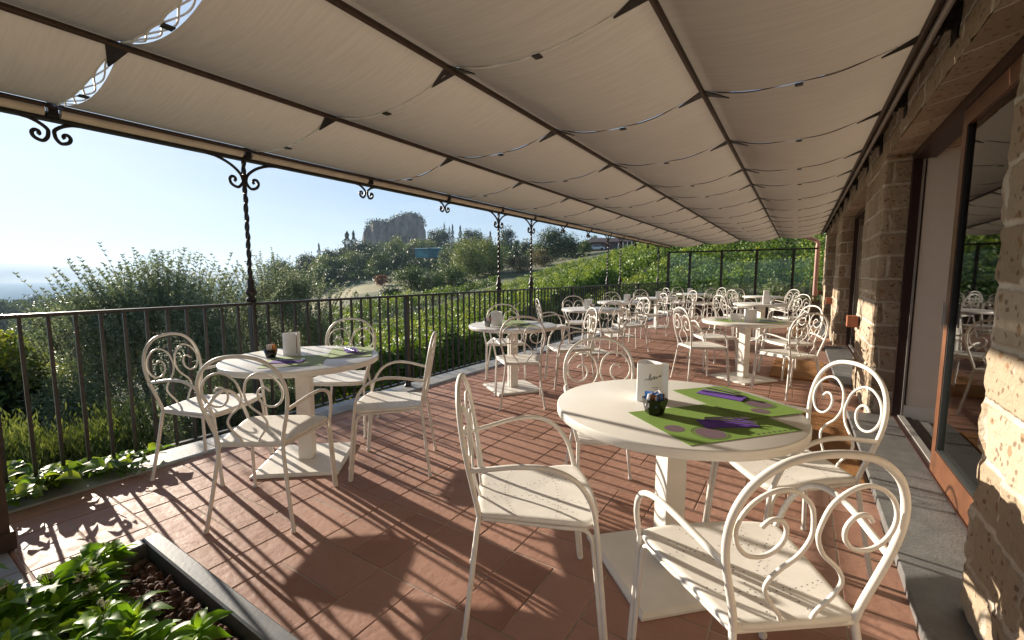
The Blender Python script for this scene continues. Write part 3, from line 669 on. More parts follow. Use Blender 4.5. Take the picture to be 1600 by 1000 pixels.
# ------------------------------------------------------------------ chairs
def make_chair():
    t = empty('armchair'); P = M['paint']
    by, bz0 = -.195, .437
    def hp(u, z): return (u, by - (z - bz0) * .17, z)
    # seat: rounded trapezoid, slightly dished, rolled lip
    half = [(.0, -.205), (.10, -.205), (.150, -.198), (.172, -.175), (.185, -.10), (.205, .0), (.225, .10), (.237, .165), (.232, .200), (.205, .222), (.12, .238), (0, .243)]
    sp = [(p.x, p.y) for p in spline([(x, y, 0) for x, y in half], 3)]
    out = sp + [(-x, y) for x, y in reversed(sp[1:-1])]
    mb = MB(); rings = []; n = len(out)
    for s, z in ((.0001, .451), (.35, .452), (.7, .4535), (.9, .456), (.97, .4565), (1.0, .452), (1.0, .440), (.975, .438)):
        rings.append([(x * s, (y - .02) * s + .02, z - .004 * (1 - s) * 0) for x, y in out])
    vs = [p for r in rings for p in r]; fs = []
    for k in range(len(rings) - 1):
        for i in range(n): fs.append((k * n + i, (k + 1) * n + i, (k + 1) * n + (i + 1) % n, k * n + (i + 1) % n)[::-1])
    fs.append(tuple((len(rings) - 1) * n + i for i in range(n))[::-1])
    mb.add(vs, fs, 0, True)
    dots = []
    for s in (-1, 1):
        for k in range(15): v = k / 14; dots.append((s * (.055 + .050 * v - .03 * math.sin(v * 3.14)), -.17 + .37 * v))
    for y0, w in ((-.075, .16), (.075, .195)):
        for k in range(17):
            u = k / 8 - 1; dots.append((u * w, y0 + .035 * (1 - u * u) * (-1 if y0 < 0 else 1) * .8))
    for s in (-1, 1):
        for k in range(9): v = k / 8; dots.append((s * (.02 + .15 * v), -.02 + .16 * v * (1 if True else 0)))
    for x, y in dots: mb.disc((x, y), .0026, .4572 + (abs(x) > .15) * .0012, 6, 1)
    mb.build('seat', [P, M['hole']], t)
    # backrest: hoop and two scrolled wires
    hoop = [hp(.160, bz0), hp(.168, .49), hp(.190, .57), hp(.210, .65), hp(.216, .72), hp(.205, .785), hp(.172, .845), hp(.112, .890), hp(.04, .908)]
    full = hoop + [(-p[0], p[1], p[2]) for p in reversed(hoop)]
    mb = MB(); mb.tube(spline(full, 5), .0096, 10); back = mb.build('backrest', P, t)
    wire = [(.042, bz0 + .01), (.048, .475), (.085, .525), (.098, .565), (.075, .605), (.032, .645), (.010, .690), (.010, .730), (.028, .785), (.075, .822), (.125, .822), (.172, .790), (.196, .740), (.190, .690), (.158, .655), (.115, .652), (.082, .678), (.073, .715), (.090, .745), (.118, .748), (.136, .730)]
    for s in (-1, 1):
        mb = MB(); mb.tube(spline([hp(s * u, z) for u, z in wire], 4), .0057, 7); mb.build('scroll', P, back)
    # frame under the seat
    mb = MB(); mb.tube([hp(-.16, bz0), hp(.16, bz0)], .0085, 8)
    per = [(.160, by + .01, .432), (.178, -.09, .430), (.205, .04, .428), (.222, .13, .428), (.215, .185, .428), (.13, .212, .428), (0, .22, .428)]
    mb.tube(spline(per + [(-x, y, z) for x, y, z in reversed(per[:-1])], 3), .0078, 7); mb.build('seat_frame', P, t)
    for s in (-1, 1):
        mb = MB(); mb.tube(spline([hp(s * .16, bz0 + .002), (s * .166, -.205, .38), (s * .19, -.226, .2), (s * .218, -.250, .012)], 4), .0098, 9)
        mb.lathe([(.0115, .001), (.0125, .004), (.0125, .018), (.010, .02)], 9, 0, (s * .2185, -.2505)); mb.build('leg', P, t)
        mb = MB(); fl = spline([(s * .236, .205, .440), (s * .238, .214, .40), (s * .248, .248, .012)], 5); mb.tube(fl, .0092, 9)
        mb.tube(spline([(s * .218, .10, .428), (s * .224, .165, .424), (s * .230, .192, .40), (s * .2335, .203, .34), (s * .240, .236, .012)], 5), .0080, 8)
        mb.lathe([(.0115, .001), (.0135, .004), (.0135, .018), (.010, .02)], 9, 0, (s * .2455, .2435)); mb.build('leg', P, t)
        mb = MB(); mb.tube(spline([hp(s * .205, .630), (s * .222, -.165, .642), (s * .250, -.06, .662), (s * .268, .04, .662), (s * .272, .125, .625), (s * .262, .180, .55), (s * .246, .203, .47), (s * .237, .207, .436)], 5), .0095, 9)
        mb.build('armrest', P, t)
    return t
CH = [ # x, y, facing (deg from +x), label
 (-.845, 1.445, 34, 'cream armchair left of the nearest table, seen from its side'),
 (-.085, 1.385, 128, 'nearest cream armchair, its back to the viewer and seat striped with shadow'),
 (-.005, 2.30, 213, 'cream armchair right of the nearest table, over the edge of the coir mat'),
 (-.86, 2.36, -52, 'cream armchair behind the nearest table, only hoop and seat corner showing'),
 (-3.265, 1.335, 28, 'cream armchair at the railing table, closest to the ivy'),
 (-2.41, 1.272, 124, 'cream armchair at the railing table with its back turned to the planter'),
 (-2.277, 2.045, 218, 'cream armchair right of the railing table, seen edge on beside the thick railing post'),
 (-3.20, 2.31, -55, 'cream armchair behind the railing table, right up against the balusters'),
 (-2.337, 3.77, 127, 'cream armchair in front of the second railing table, back hoop overlapping its top'),
 (-3.17, 4.72, -52, 'cream armchair behind the second railing table, half hidden by its top'),
 (-2.25, 4.75, 222, 'cream armchair right of the second railing table, back to the third table'),
 (-.98, 5.76, 38, 'cream armchair left of the wall side table that holds the folded card'),
 (-.05, 5.66, 131, 'cream armchair in front of the wall side table, back turned, over tiles'),
 (-.06, 6.66, 215, 'cream armchair between the wall side table and the terracotta lamp box'),
 (-1.0, 6.72, -50, 'cream armchair behind the wall side table on its left'),
 (-2.45, 6.52, 128, 'cream armchair in front of the third railing table, back turned'),
 (-3.42, 6.55, 40, 'cream armchair left of the third railing table, close to the railing'),
 (-3.38, 7.45, -45, 'cream armchair behind the third railing table on its left'),
 (-2.42, 7.48, 225, 'cream armchair behind the third railing table on its right'),
 (-2.72, 8.72, 130, 'cream armchair in front of the fourth railing table'),
 (-3.5, 9.75, -50, 'cream armchair behind the fourth railing table at the railing'),
 (-2.66, 9.68, 222, 'cream armchair right behind the fourth railing table'),
 (-2.52, 10.80, 128, 'cream armchair in front of the fifth railing table'),
 (-2.45, 11.75, 222, 'cream armchair right behind the fifth railing table'),
 (-3.40, 11.75, -45, 'cream armchair left behind the fifth railing table'),
 (-2.3, 14.05, 135, 'cream armchair in front of the farthest left table'),
 (-2.2, 14.95, 225, 'cream armchair right of the farthest left table, before the screen post'),
 (-3.15, 14.95, -45, 'cream armchair behind the farthest left table, by the brown screen post'),
 (-3.2, 14.05, 45, 'cream armchair left of the farthest left table, by the railing'),
 (-1.1, 9.62, 42, 'cream armchair left of the table behind the folded card table'),
 (-.14, 9.58, 132, 'cream armchair in front of the table behind the folded card table'),
 (-.12, 10.6, 220, 'cream armchair right of the table behind the folded card table'),
 (-1.1, 10.6, -45, 'cream armchair behind and left of the table past the folded card table'),
 (-1.3, 13.2, 45, 'cream armchair left of the farthest table near the wall'),
 (-.3, 13.2, 135, 'cream armchair in front of the farthest table near the wall'),
 (-.3, 14.2, 225, 'cream armchair right of the farthest table near the wall, by the bright green planter'),
 (-1.3, 14.2, -45, 'cream armchair behind the farthest table near the wall')]
cp = make_chair()
for i, (x, y, a, lab) in enumerate(CH):
    t = cp if i == 0 else copy_tree(cp)
    t.location = (x, y, 0); t.rotation_euler.z = R(a - 90); tag(t, lab, 'chair', 'cream wrought iron armchairs around the tables')

# ------------------------------------------------------------------ things on the tables
TZ = .739
def sheet(name, pts, z, th, mat, cz=None, lab=None, cat=None, grp=None):
    cx = sum(p[0] for p in pts) / len(pts); cy = sum(p[1] for p in pts) / len(pts)
    mb = MB(); mb.prism([(x - cx, y - cy) for x, y in pts], 0, th)
    o = mb.build(name, mat); o.location = (cx, cy, z); return tag(o, lab, cat, grp)
def placemat(c, d, u, w, h, mat, lab, detail=True, z=TZ + .0006, D=(.18, .2, .35, -.05)):
    """paper placemat: centre c, direction angle d, width w, height h"""
    o = empty('placemat', (c[0], c[1], z), R(d), lab, 'placemat', 'green paper placemats')
    mb = MB(); mb.box(-w / 2, w / 2, -h / 2, h / 2, 0, .0008); mb.build('sheet', mat, o)
    if detail:
        mb = MB()
        for (x, y, r) in ((w * D[0], h * D[1], .052), (w * D[2], h * D[3], .036)):
            mb.disc((x, y), r, .0012, 28, 0)
        for (x, y, r) in ((w * D[0], h * D[1], .057), (w * D[0], h * D[1], .063)):
            for k in range(48):
                a0, a1 = 2 * math.pi * k / 48, 2 * math.pi * (k + 1) / 48
                mb.add([(x + r * math.cos(a0), y + r * math.sin(a0), .0012), (x + (r + .0018) * math.cos(a0), y + (r + .0018) * math.sin(a0), .0012), (x + (r + .0018) * math.cos(a1), y + (r + .0018) * math.sin(a1), .0012), (x + r * math.cos(a1), y + r * math.sin(a1), .0012)], [(0, 1, 2, 3)], 1)
        rr = random.Random(int(c[0] * 1000))
        for k in range(7):
            x = w * (.10 + .05 * k); mb.add([(x, -h * .47, .0012), (x + .012, -h * .47, .0012), (x + .013, -h * .44, .0012), (x + .002, -h * .445, .0012)], [(0, 1, 2, 3)], 1)
        mb.build('print', [M['purple_print'], M['purple_edge']], o)
    return o
def napkin(c, d, lab, mat=None, z=TZ + .0022, wrapped=True):
    o = empty('napkin', (c[0], c[1], z), R(d), lab, 'napkin', 'purple napkins on the placemats')
    mb = MB(); mb.box(-.10, .10, -.045, .045, 0, .003, 0, None, .001)
    mb.add([(-.098, -.043, .0034), (.098, -.043, .0034), (.098, .010, .0052), (-.098, .018, .0052)], [(0, 1, 2, 3)]); mb.build('cloth', mat or M['napkin'], o)
    return o
def spoon(mb, x0, y0, ang, kind, z):
    Mx = Matrix.Translation((x0, y0, z)) @ Matrix.Rotation(ang, 4, 'Z')
    h = spline([(-.085, 0, .002), (-.02, 0, .004), (.035, 0, .003), (.05, 0, .003)], 4)
    mb.tube([Mx @ p for p in h], .0026, 6)
    if kind == 0:
        for k in (-1, 0, 1): mb.tube([Mx @ Vector(p) for p in ((.045, k * .002, .003), (.058, k * .006, .004), (.092, k * .006, .003))], .0014, 5)
    elif kind == 1: mb.add([Mx @ Vector(p) for p in ((.045, -.004, .003), (.10, -.008, .003), (.105, .002, .003), (.045, .004, .003), (.045, -.004, .0045), (.10, -.008, .0045), (.105, .002, .0045), (.045, .004, .0045))], [(3, 2, 1, 0), (4, 5, 6, 7), (0, 1, 5, 4), (1, 2, 6, 5), (2, 3, 7, 6), (3, 0, 4, 7)])
    else: mb.disc((x0 + .07 * math.cos(ang), y0 + .07 * math.sin(ang)), .020, z + .005, 12, 0, .013, ang)
def cutlery(c, d, lab, z=TZ + .0075, mat=None):
    o = empty('cutlery_set', (c[0], c[1], z), R(d), lab, 'cutlery', 'cutlery laid on the napkins')
    for k, nm in enumerate(('fork', 'knife', 'spoon')):
        mb = MB(); spoon(mb, 0, (k - 1) * .019, (k - 1) * (.16 if mat is None else -.3), k, .001 + .001 * k + (0 if mat is None else .006 * k)); mb.build(nm, mat or M['silver'], o)
    return o
def menu(c, d, lab, h=.155, text=False, picture=False):
    o = empty('menu_stand', (c[0], c[1], TZ + .0005), R(d), lab, 'menu', 'white menu stands on the tables')
    # three bowed card panels around a triangle
    mb = MB(); pts = []
    tri = [(-.055, -.042), (.055, -.042), (.0, .062)]
    for k in range(3):
        p, q = Vector((*tri[k], 0)), Vector((*tri[(k + 1) % 3], 0)); nrm = Vector(((q - p).y, -(q - p).x, 0)).normalized()
        for j in range(10): t = j / 10; pts.append(p.lerp(q, t) + nrm * .014 * 4 * t * (1 - t))
    n2 = len(pts); inn = [p * .97 for p in pts]; vs = []
    for ring, zz in ((pts, .001), (pts, h), (inn, h), (inn, .001)): vs += [(p.x, p.y, zz) for p in ring]
    mb.add(vs, [(r * n2 + i, r * n2 + (i + 1) % n2, ((r + 1) % 4) * n2 + (i + 1) % n2, ((r + 1) % 4) * n2 + i) for r in range(4) for i in range(n2)], 0, False)
    mb.add([(.05, -.040, .001), (.075, -.058, .001), (.075, -.058, h + .004), (.05, -.040, h + .004), (.0515, -.038, .001), (.0765, -.056, .001), (.0765, -.056, h + .004), (.0515, -.038, h + .004)], [(3, 2, 1, 0), (4, 5, 6, 7), (0, 1, 5, 4), (1, 2, 6, 5), (2, 3, 7, 6), (3, 0, 4, 7)])
    mb.build('card', M['paper'], o)
    if text:
        tm = MB()
        def onface(u, v): t = u / .11 + .5; return (u, -.042 - .014 * 4 * t * (1 - t) - .0009, v)
        stroke = [(-.030, .098), (-.022, .1), (-.015, .099), (-.008, .108), (-.005, .122), (-.008, .124), (-.009, .105), (-.004, .098), (.0, .106), (-.001, .110), (.004, .104), (.007, .112), (.010, .116), (.012, .108), (.010, .102), (.016, .108), (.020, .114), (.022, .106), (.028, .112), (.035, .116), (.038, .122), (.038, .112), (.044, .118)]
        tm.tube([onface(u + .004, v) for u, v in [(p.x, p.y) for p in spline([(a, b2, 0) for a, b2 in stroke], 4)]], .0011, 5)
        rr = random.Random(3)
        for (v, u0, u1) in ((.064, .006, .034), (.056, .022, .032), (.046, .002, .034), (.038, .004, .036)):
            u = u0
            while u < u1:
                w = rr.uniform(.003, .006); a, b2 = onface(u, v), onface(min(u1, u + w), v)
                tm.add([a, b2, (b2[0], b2[1], v + .0022), (a[0], a[1], v + .0022)], [(0, 1, 2, 3)]); u += w + .0015
        tm.build('lettering', M['ink'], o)
    if picture:
        pm = MB(); pm.add([(.056, -.0435, .015), (.0735, -.0565, .015), (.0735, -.0565, h - .01), (.056, -.0435, h - .01)], [(0, 1, 2, 3)])
        o2 = pm.build('picture', M['photo_print'], o); o2.location = (.0010, -.0016, 0)
    return o
def bowl(c, d, lab, kind=0, s=1.0):
    o = empty('sachet_bowl', (c[0], c[1], TZ + .001), R(d), lab, 'bowl', 'small bowls of sachets on the tables')
    mb = MB(); a, b2 = .032 * s, .052 * s
    mb.lathe([(.0001, .001), (a, .001), (a + .004, .006), (b2, .066 * s), (b2 - .003, .066 * s), (a, .010), (.0001, .010)], 6 if kind == 0 else 20)
    mb.build('bowl', M['black_bowl'] if kind < 2 else M['stone_strip'], o)
    rr = random.Random(int(abs(c[0]) * 999) + 5); cols = ['sachet_white', 'sachet_white', 'sachet_blue', 'sachet_white', 'sachet_brown', 'sachet_blue', 'sachet_white'] if kind == 0 else ['sachet_white', 'orange', 'sachet_white', 'sachet_white', 'orange', 'sachet_brown']
    for k in range(14 if kind == 0 else 9):
        mb = MB(); Mx = Matrix.Translation((rr.uniform(-.026, .026), rr.uniform(-.026, .026), .035)) @ Matrix.Rotation(rr.uniform(0, 6.3), 4, 'Z') @ Matrix.Rotation(rr.uniform(-.35, .35), 4, 'X')
        mb.box(-.017, .017, -.0018, .0018, 0, .055, 0, Mx, .0006); mb.build('sachet', M[cols[k % len(cols)]], o)
    return o
# table 1
def mat_from(p0, p1, p2, mat, lab, flip=False):
    """placemat from three corners p0 (shared), p1, p2"""
    e1 = (p1[0] - p0[0], p1[1] - p0[1]); e2 = (p2[0] - p0[0], p2[1] - p0[1])
    w = math.hypot(*e1); h2 = math.hypot(*e2); c = (p0[0] + (e1[0] + e2[0]) / 2, p0[1] + (e1[1] + e2[1]) / 2)
    return placemat(c, math.degrees(math.atan2(e1[1], e1[0])), 0, w, h2, mat, lab, True, TZ + .0006, (-.2, -.3, -.385, -.09))
mat_from((-.273, 1.506), (.041, 1.886), (-.563, 1.745), M['mat_green'], 'front bright green placemat with mauve printed discs, under the black bowl')
o = placemat((-.22, 2.165), -40, 0, .46, .30, M['mat_green'], 'rear bright green placemat on the nearest table, partly in the menu shadow', True, TZ + .0030)
napkin((-.275, 2.22), -12, 'purple napkin tied with cutlery on the rear green placemat of the nearest table', None, TZ + .0050)
napkin((-.20, 1.81), 35, 'purple napkin on the front green placemat of the nearest table')
cutlery((-.27, 2.235), -22, 'smoky cutlery bundle on the rear purple napkin of the nearest table', TZ + .0105, M['smoky'])
cutlery((-.20, 1.83), 20, 'long cutlery in clear wrapper on the front purple napkin of the nearest table')
menu((-.555, 1.995), 28, 'white menu stand with handwritten style grey lettering on the nearest table', .17, True)
bowl((-.466, 1.785), 10, 'black tapered bowl of blue and white sugar sachets on the nearest table')
# table 2
mat_from((-2.725, 1.368), (-2.487, 1.640), (-3.01, 1.63), M['mat_sunlit'], 'pale sunlit green placemat on the railing table, under its black bowl')
placemat((-2.72, 2.04), -42, 0, .42, .30, M['mat_sunlit'], 'pale sunlit green placemat on the far side of the railing table', True, TZ + .003)
napkin((-2.76, 1.585), 40, 'pale lit purple napkin on the front placemat of the railing table'); cutlery((-2.76, 1.60), 30, 'cutlery fan on the front napkin of the railing table')
napkin((-2.77, 2.08), -30, 'purple napkin on the far placemat of the railing table', None, TZ + .005); cutlery((-2.77, 2.085), -35, 'smoky cutlery bundle on the far napkin of the railing table', TZ + .0105, M['smoky'])
menu((-3.0, 1.775), 20, 'white menu stand with a printed picture on the railing table', .155, False, True)
bowl((-3.01, 1.615), 0, 'black bowl of white and orange sachets on the railing table', 1, .85)
# tables 3 to 10
placemat((-2.60, 4.12), 50, 0, .42, .3, M['mat_sunlit'], 'green placemat on the second railing table, nearer the wall', False)
placemat((-2.83, 4.42), -40, 0, .4, .3, M['mat_sunlit'], 'green placemat on the second railing table, nearer the railing', False, TZ + .003)
cutlery((-2.58, 4.15), 40, 'dark cutlery bundle on the front placemat of the second railing table', TZ + .006, M['smoky'])
menu((-2.83, 4.06), 20, 'plain white menu stand on the second railing table'); bowl((-2.86, 3.92), 0, 'pale bowl of brown sachets on the second railing table', 2, .9)
placemat((-.66, 6.10), 50, 0, .44, .3, M['mat_green'], 'green placemat under the folded white card', False)
placemat((-.36, 6.22), -40, 0, .44, .3, M['mat_green'], 'green placemat right of the menu roll on the wall side table', False, TZ + .003)
cutlery((-.80, 6.12), 20, 'dark cutlery bundle left of the folded white card', TZ + .006, M['smoky'])
napkin((-.30, 6.17), 10, 'purple napkin right of the menu roll on the wall side table', None, TZ + .005); cutlery((-.3, 6.18), 5, 'dark cutlery on the napkin of the wall side table', TZ + .0105, M['smoky'])
menu((-.50, 6.02), 30, 'white menu roll on the wall side table beside the folded card')
o = empty('folded_card', (-.63, 5.98, TZ + .004), R(25), 'folded plain white card standing open on the wall side table', 'card')
for s in (-1, 1):
    mb = MB(); mb.add([(-.06, s * .045, 0), (.06, s * .045, 0), (.055, s * .002, .095), (-.065, s * .002, .095), (-.06, s * .0465, 0), (.06, s * .0465, 0), (.055, s * .0035, .0955), (-.065, s * .0035, .0955)], [(3, 2, 1, 0), (4, 5, 6, 7), (0, 1, 5, 4), (1, 2, 6, 5), (2, 3, 7, 6), (3, 0, 4, 7)]); mb.build('leaf', M['paper'], o)
for (x, y, lab, blab) in ((-2.98, 6.95, 'white menu stand on the third railing table', 'small pale bowl on the third railing table'), (-3.05, 9.15, 'white menu stand on the fourth railing table', 'small pale bowl on the fourth railing table'), (-2.95, 11.25, 'white menu stand on the fifth railing table', 'small dark bowl on the fifth railing table'), (-2.85, 14.5, 'white menu stand on the farthest left table', None),
                  (-.55, 10.05, 'white menu stand on the table behind the folded card', 'small pale bowl on the table behind the folded card'), (-.75, 13.65, 'white menu stand on the farthest table near the wall', None)):
    menu((x, y), 25, lab, .16)
    if blab: bowl((x + .13, y - .12), 0, blab, 2, .85)

# ------------------------------------------------------------------ planter in the near left corner
t = empty('planter_trough', (-2.48, .76, 0), 0, 'long grey metal planter trough with lava pebbles in the near left corner', 'planter')
mb = MB()
x0, x1, y0, y1, w, hz = 0, 2.2, -1.8, 0, .068, .095
mb.box(x0, x1, y1 - w, y1, .001, hz, 0, None, .007); mb.box(x0, x0 + w, y0, y1 - w - .001, .001, hz, 0, None, .007)
mb.box(x1 - w, x1, y0, y1 - w - .001, .001, hz, 0, None, .007); mb.box(x0 + w + .001, x1 - w - .001, y0, y0 + w, .001, hz, 0, None, .007)
mb.build('trough', M['zinc'], t)
mb = MB(); mb.box(w + .002, x1 - w - .002, y0 + w + .002, -w - .002, .002, .022); mb.build('soil', M['soil'], t)
# pebbles
bm = bmesh.new(); bmesh.ops.create_icosphere(bm, subdivisions=2, radius=1); base_v = np.array([v.co[:] for v in bm.verts]); base_f = [[v.index for v in f.verts] for f in bm.faces]; bm.free()
PV, PF = [], []; rp = np.random.default_rng(3)
for k in range(2300):
    s = rp.uniform(.009, .019); x = rp.uniform(.085, 1.45); y = -rp.uniform(.085, .72); z = .024 + rp.uniform(0, .014)
    dv = base_v * (1 + .22 * np.sin(base_v @ rp.normal(size=3) * 3 + rp.random() * 6))[:, None] * (s * rp.uniform(.7, 1.25, 3))
    off = len(PV) * len(base_v); PV.append(dv + [x, y, z]); PF += [[i + off for i in f] for f in base_f]
me = bpy.data.meshes.new('pebbles'); me.from_pydata(np.concatenate(PV).tolist(), [], PF); me.materials.append(M['pebble']); me.update()
o = link('lava_pebbles', me); o.location = (-2.48, .76, 0); tag(o, 'reddish brown lava pebbles covering the soil of the planter trough', 'pebbles', None, 'stuff')

def big_leaf(V, Fc, Rn, p, d, up, L, W, rr, curl=.25):
    """a folded leaf with a pointed tip: three stations along the midrib"""
    d = d.normalized(); s = d.cross(up); s = s.normalized() if s.length > 1e-4 else d.orthogonal().normalized(); nn = s.cross(d)
    st = [(0, .0, 0), (.18, .34, .02), (.45, .5, .05), (.72, .36, .02), (1.0, 0, -curl * .6)]
    b0 = len(V)
    for (t, w, zc) in st:
        c = p + d * (L * t) + nn * (L * (zc - curl * t * t * .4))
        V += [c - s * (W * w) + nn * (W * w * .35), c, c + s * (W * w) + nn * (W * w * .35)]
    for i in range(4):
        for j in (0, 1): Fc.append((b0 + i * 3 + j, b0 + i * 3 + j + 1, b0 + i * 3 + j + 4, b0 + i * 3 + j + 3)); Rn.append(rr)
def leafy_mesh(name, V, Fc, Rn, mat, parent):
    me = bpy.data.meshes.new(name); me.from_pydata([tuple(v) for v in V], [], Fc); me.materials.append(mat)
    at = me.attributes.new('rnd', 'FLOAT', 'FACE'); at.data.foreach_set('value', np.array(Rn, np.float32))
    me.polygons.foreach_set('use_smooth', [True] * len(Fc)); me.update(); return link(name, me, parent)
def shrub_plant(x, y, h, n, lab, buds, seed, L=.105):
    rr = random.Random(seed); t = empty('shrub_plant', (x, y, .02), 0, lab, 'plant', 'leafy shrubs in the planter trough')
    V, Fc, Rn = [], [], []; sm = MB(); bmesh_b = MB()
    for k in range(n):
        a = rr.uniform(0, 6.28); lean = rr.uniform(.15, .75); hh = h * rr.uniform(.55, 1.05)
        tip = Vector((math.cos(a) * lean * hh, math.sin(a) * lean * hh, hh)); mid = tip * .5 + Vector((0, 0, hh * .12))
        P = spline([(0, 0, 0), mid, tip], 5); sm.tube(P, [.004 - .0025 * i / len(P) for i in range(len(P))], 5)
        for i in range(2, len(P)):
            for sd in (0, 1):
                aa = a + i * 1.9 + sd * 3.14; up = Vector((0, 0, 1)); d = Vector((math.cos(aa), math.sin(aa), rr.uniform(.1, .7)))
                sc = L * rr.uniform(.65, 1.15); young = i / len(P)
                big_leaf(V, Fc, Rn, P[i], d, up + Vector((rr.uniform(-.4, .4), rr.uniform(-.4, .4), 0)), sc, sc * rr.uniform(.42, .55), min(1, max(0, young * .55 + rr.uniform(-.15, .4))), rr.uniform(.1, .5))
        for j in range(4):
            aa = a + j * 1.6; big_leaf(V, Fc, Rn, P[-1], Vector((math.cos(aa), math.sin(aa), 1.0)), Vector((0, 0, 1)), L * .55, L * .2, rr.uniform(.7, 1), .15)
        if buds and k % 2 == 0:
            for j in range(16):
                aa = rr.uniform(0, 6.28); q = P[-1] + Vector((math.cos(aa) * rr.uniform(0, .024), math.sin(aa) * rr.uniform(0, .024), rr.uniform(.028, .05)))
                sm.tube([P[-1], q], .0012, 4); s = rr.uniform(.003, .0052)
                bmesh_b.lathe([(.0003, q.z - s), (s * .8, q.z - s * .5), (s, q.z), (s * .8, q.z + s * .6), (.0003, q.z + s)], 7, 0, (q.x, q.y))
    leafy_mesh('foliage', V, Fc, Rn, M['lf_planter'], t); sm.build('stems', M['stem'], t)
    if buds: bmesh_b.build('flower_buds', M['bud'], t)
PL = [(-2.32, .50, .15, 6, 0, 'green shrub at the far left of the planter trough beside the iron post'), (-2.20, .38, .17, 6, 1, 'shrub with small bud clusters left in the planter trough'), (-2.05, .44, .16, 5, 1, 'shrub with the largest pale bud cluster in the planter trough'),
      (-1.98, .26, .22, 7, 0, 'dense glossy green shrub along the bottom of the planter trough'), (-1.86, .40, .16, 4, 0, 'broad leaved green shrub standing on the bare pebbles'), (-1.72, .30, .20, 5, 1, 'low bright green shrub right of the bud clusters'),
      (-1.60, .47, .17, 6, 0, 'bright green shrub near the right inner rim of the trough'), (-1.42, .50, .15, 6, 1, 'small shrub at the right end, leaves overlapping the trough rim'), (-2.26, .16, .26, 9, 1, 'leftmost front shrub in the planter trough'), (-1.5, .24, .2, 8, 0, 'front right shrub at the bottom edge of the trough')]
for i, (x, y, h, nn_, bd, lab) in enumerate(PL): shrub_plant(x, y, h, nn_, lab, bd, 20 + i)

# ------------------------------------------------------------------ ivy at the foot of the rail
t = empty('ivy', (-3.75, .7, 0), 0, 'broad leaved ivy creeping through the foot of the railing onto the kerb', 'ivy')
V, Fc, Rn = [], [], []; sm = MB(); rr = random.Random(5)
for k in range(26):
    y0 = rr.uniform(-.32, .34); P = [Vector((rr.uniform(-.5, -.1), y0, rr.uniform(-.15, .05)))]
    a = rr.uniform(-.7, .7)
    for j in range(7):
        a += rr.uniform(-.4, .4); q = P[-1] + Vector((math.cos(a) * .07, math.sin(a) * .07 + .006, rr.uniform(-.01, .03))); q.z = max(q.z, .03 if q.x > -.14 else -.2)
        if q.x > .30: break
        P.append(q)
    if len(P) < 3: continue
    P = spline(P, 3); sm.tube(P, .0028, 5)
    for i in range(1, len(P), 1):
        for _ in range(1 if P[i].x > .12 else 2):
            if rr.random() < .35: continue
            az = rr.uniform(0, 6.28); d = Vector((math.cos(az), math.sin(az), rr.uniform(.0, .6))); sc = rr.uniform(.06, .12)
            big_leaf(V, Fc, Rn, P[i] + Vector((0, 0, .01)), d, Vector((rr.uniform(-.5, .5), rr.uniform(-.5, .5), 1)), sc, sc * .78, rr.random(), .3)
leafy_mesh('foliage', V, Fc, Rn, M['lf_ivy'], t); sm.build('stems', M['stem'], t)

# ------------------------------------------------------------------ trees, hedges, vines
def limb_trunk(name, parent, h, r, n=5, spread=.5, seed=0):
    rr = random.Random(seed); mb = MB()
    mb.tube(spline([(0, 0, -.3), (rr.uniform(-.05, .05) * h, rr.uniform(-.05, .05) * h, h * .35), (0, 0, h * .75)], 4), [r * (1 - .6 * i / 8) for i in range(9)], 7)
    for k in range(n):
        a = 6.28 * k / n + rr.uniform(-.5, .5); z0 = h * rr.uniform(.2, .5); L = h * spread * rr.uniform(.7, 1.1)
        mb.tube(spline([(0, 0, z0), (math.cos(a) * L * .4, math.sin(a) * L * .4, z0 + h * .16), (math.cos(a) * L * .8, math.sin(a) * L * .8, z0 + h * .42)], 3), [r * .55, r * .5, r * .42, r * .36, r * .3, r * .22, r * .12], 6)
    return mb.build(name, M['bark'], parent)
def crown_arr(w, d, h, zc, nclump, per, cr, flat=.75, low=.0):
    """leaf centres and outward directions of a crown made of clumps"""
    u = unit(nclump); rad = rng.uniform(.45, 1.0, nclump) ** .6
    u[:, 2] = np.where(u[:, 2] < low - .55, -u[:, 2], u[:, 2])
    CC = u * rad[:, None] * np.array([w, d, h]) ; CC[:, 2] += zc
    sz = cr * rng.uniform(.6, 1.35, nclump); br = rng.random(nclump)
    idx = np.repeat(np.arange(nclump), per); g = unit(len(idx)) * (rng.random(len(idx)) ** .45)[:, None]
    P = CC[idx] + g * sz[idx][:, None] * np.array([1, 1, flat])
    return P, g + .4 * u[idx] + [0, 0, .25], np.clip(.55 * br[idx] + .45 * rng.random(len(idx)), 0, 1)
def tree(name, x, y, wid, hgt, mat, lab, cat, grp=None, leaf=.3, dens=1.0, trunk=.2, z=None, low=.0, seed=1, nc=None):
    z = Hs(x, y) if z is None else z
    t = empty(name, (x, y, z), 0, lab, cat, grp)
    ch = hgt * (1 - trunk); zc = hgt * trunk + ch * .46
    nclump = nc or int(min(60, max(14, 26 * dens))); per = int(min(420, max(40, 7.0 * dens * (wid * ch) / (leaf * leaf) / nclump)))
    cr = .30 * min(wid, ch) * (26 / nclump) ** .33
    P, N, rn = crown_arr(max(.1, wid / 2 - cr * .55), max(.1, wid / 2 - cr * .55), max(.1, ch / 2 - cr * .5), zc, nclump, per, cr, 1.5 if nc else .85, low)
    sz = leaf * rng.uniform(.6, 1.3, len(P))
    N = .6 * N + .75 * unit(len(P)) + np.array([-.15, -.2, .2]); leaves('crown', P, unit(len(P)), N, sz, sz * .62, mat, t, rn)
    limb_trunk('trunk', t, hgt * .8, max(.06, hgt * .022), 5, .35, seed); return t
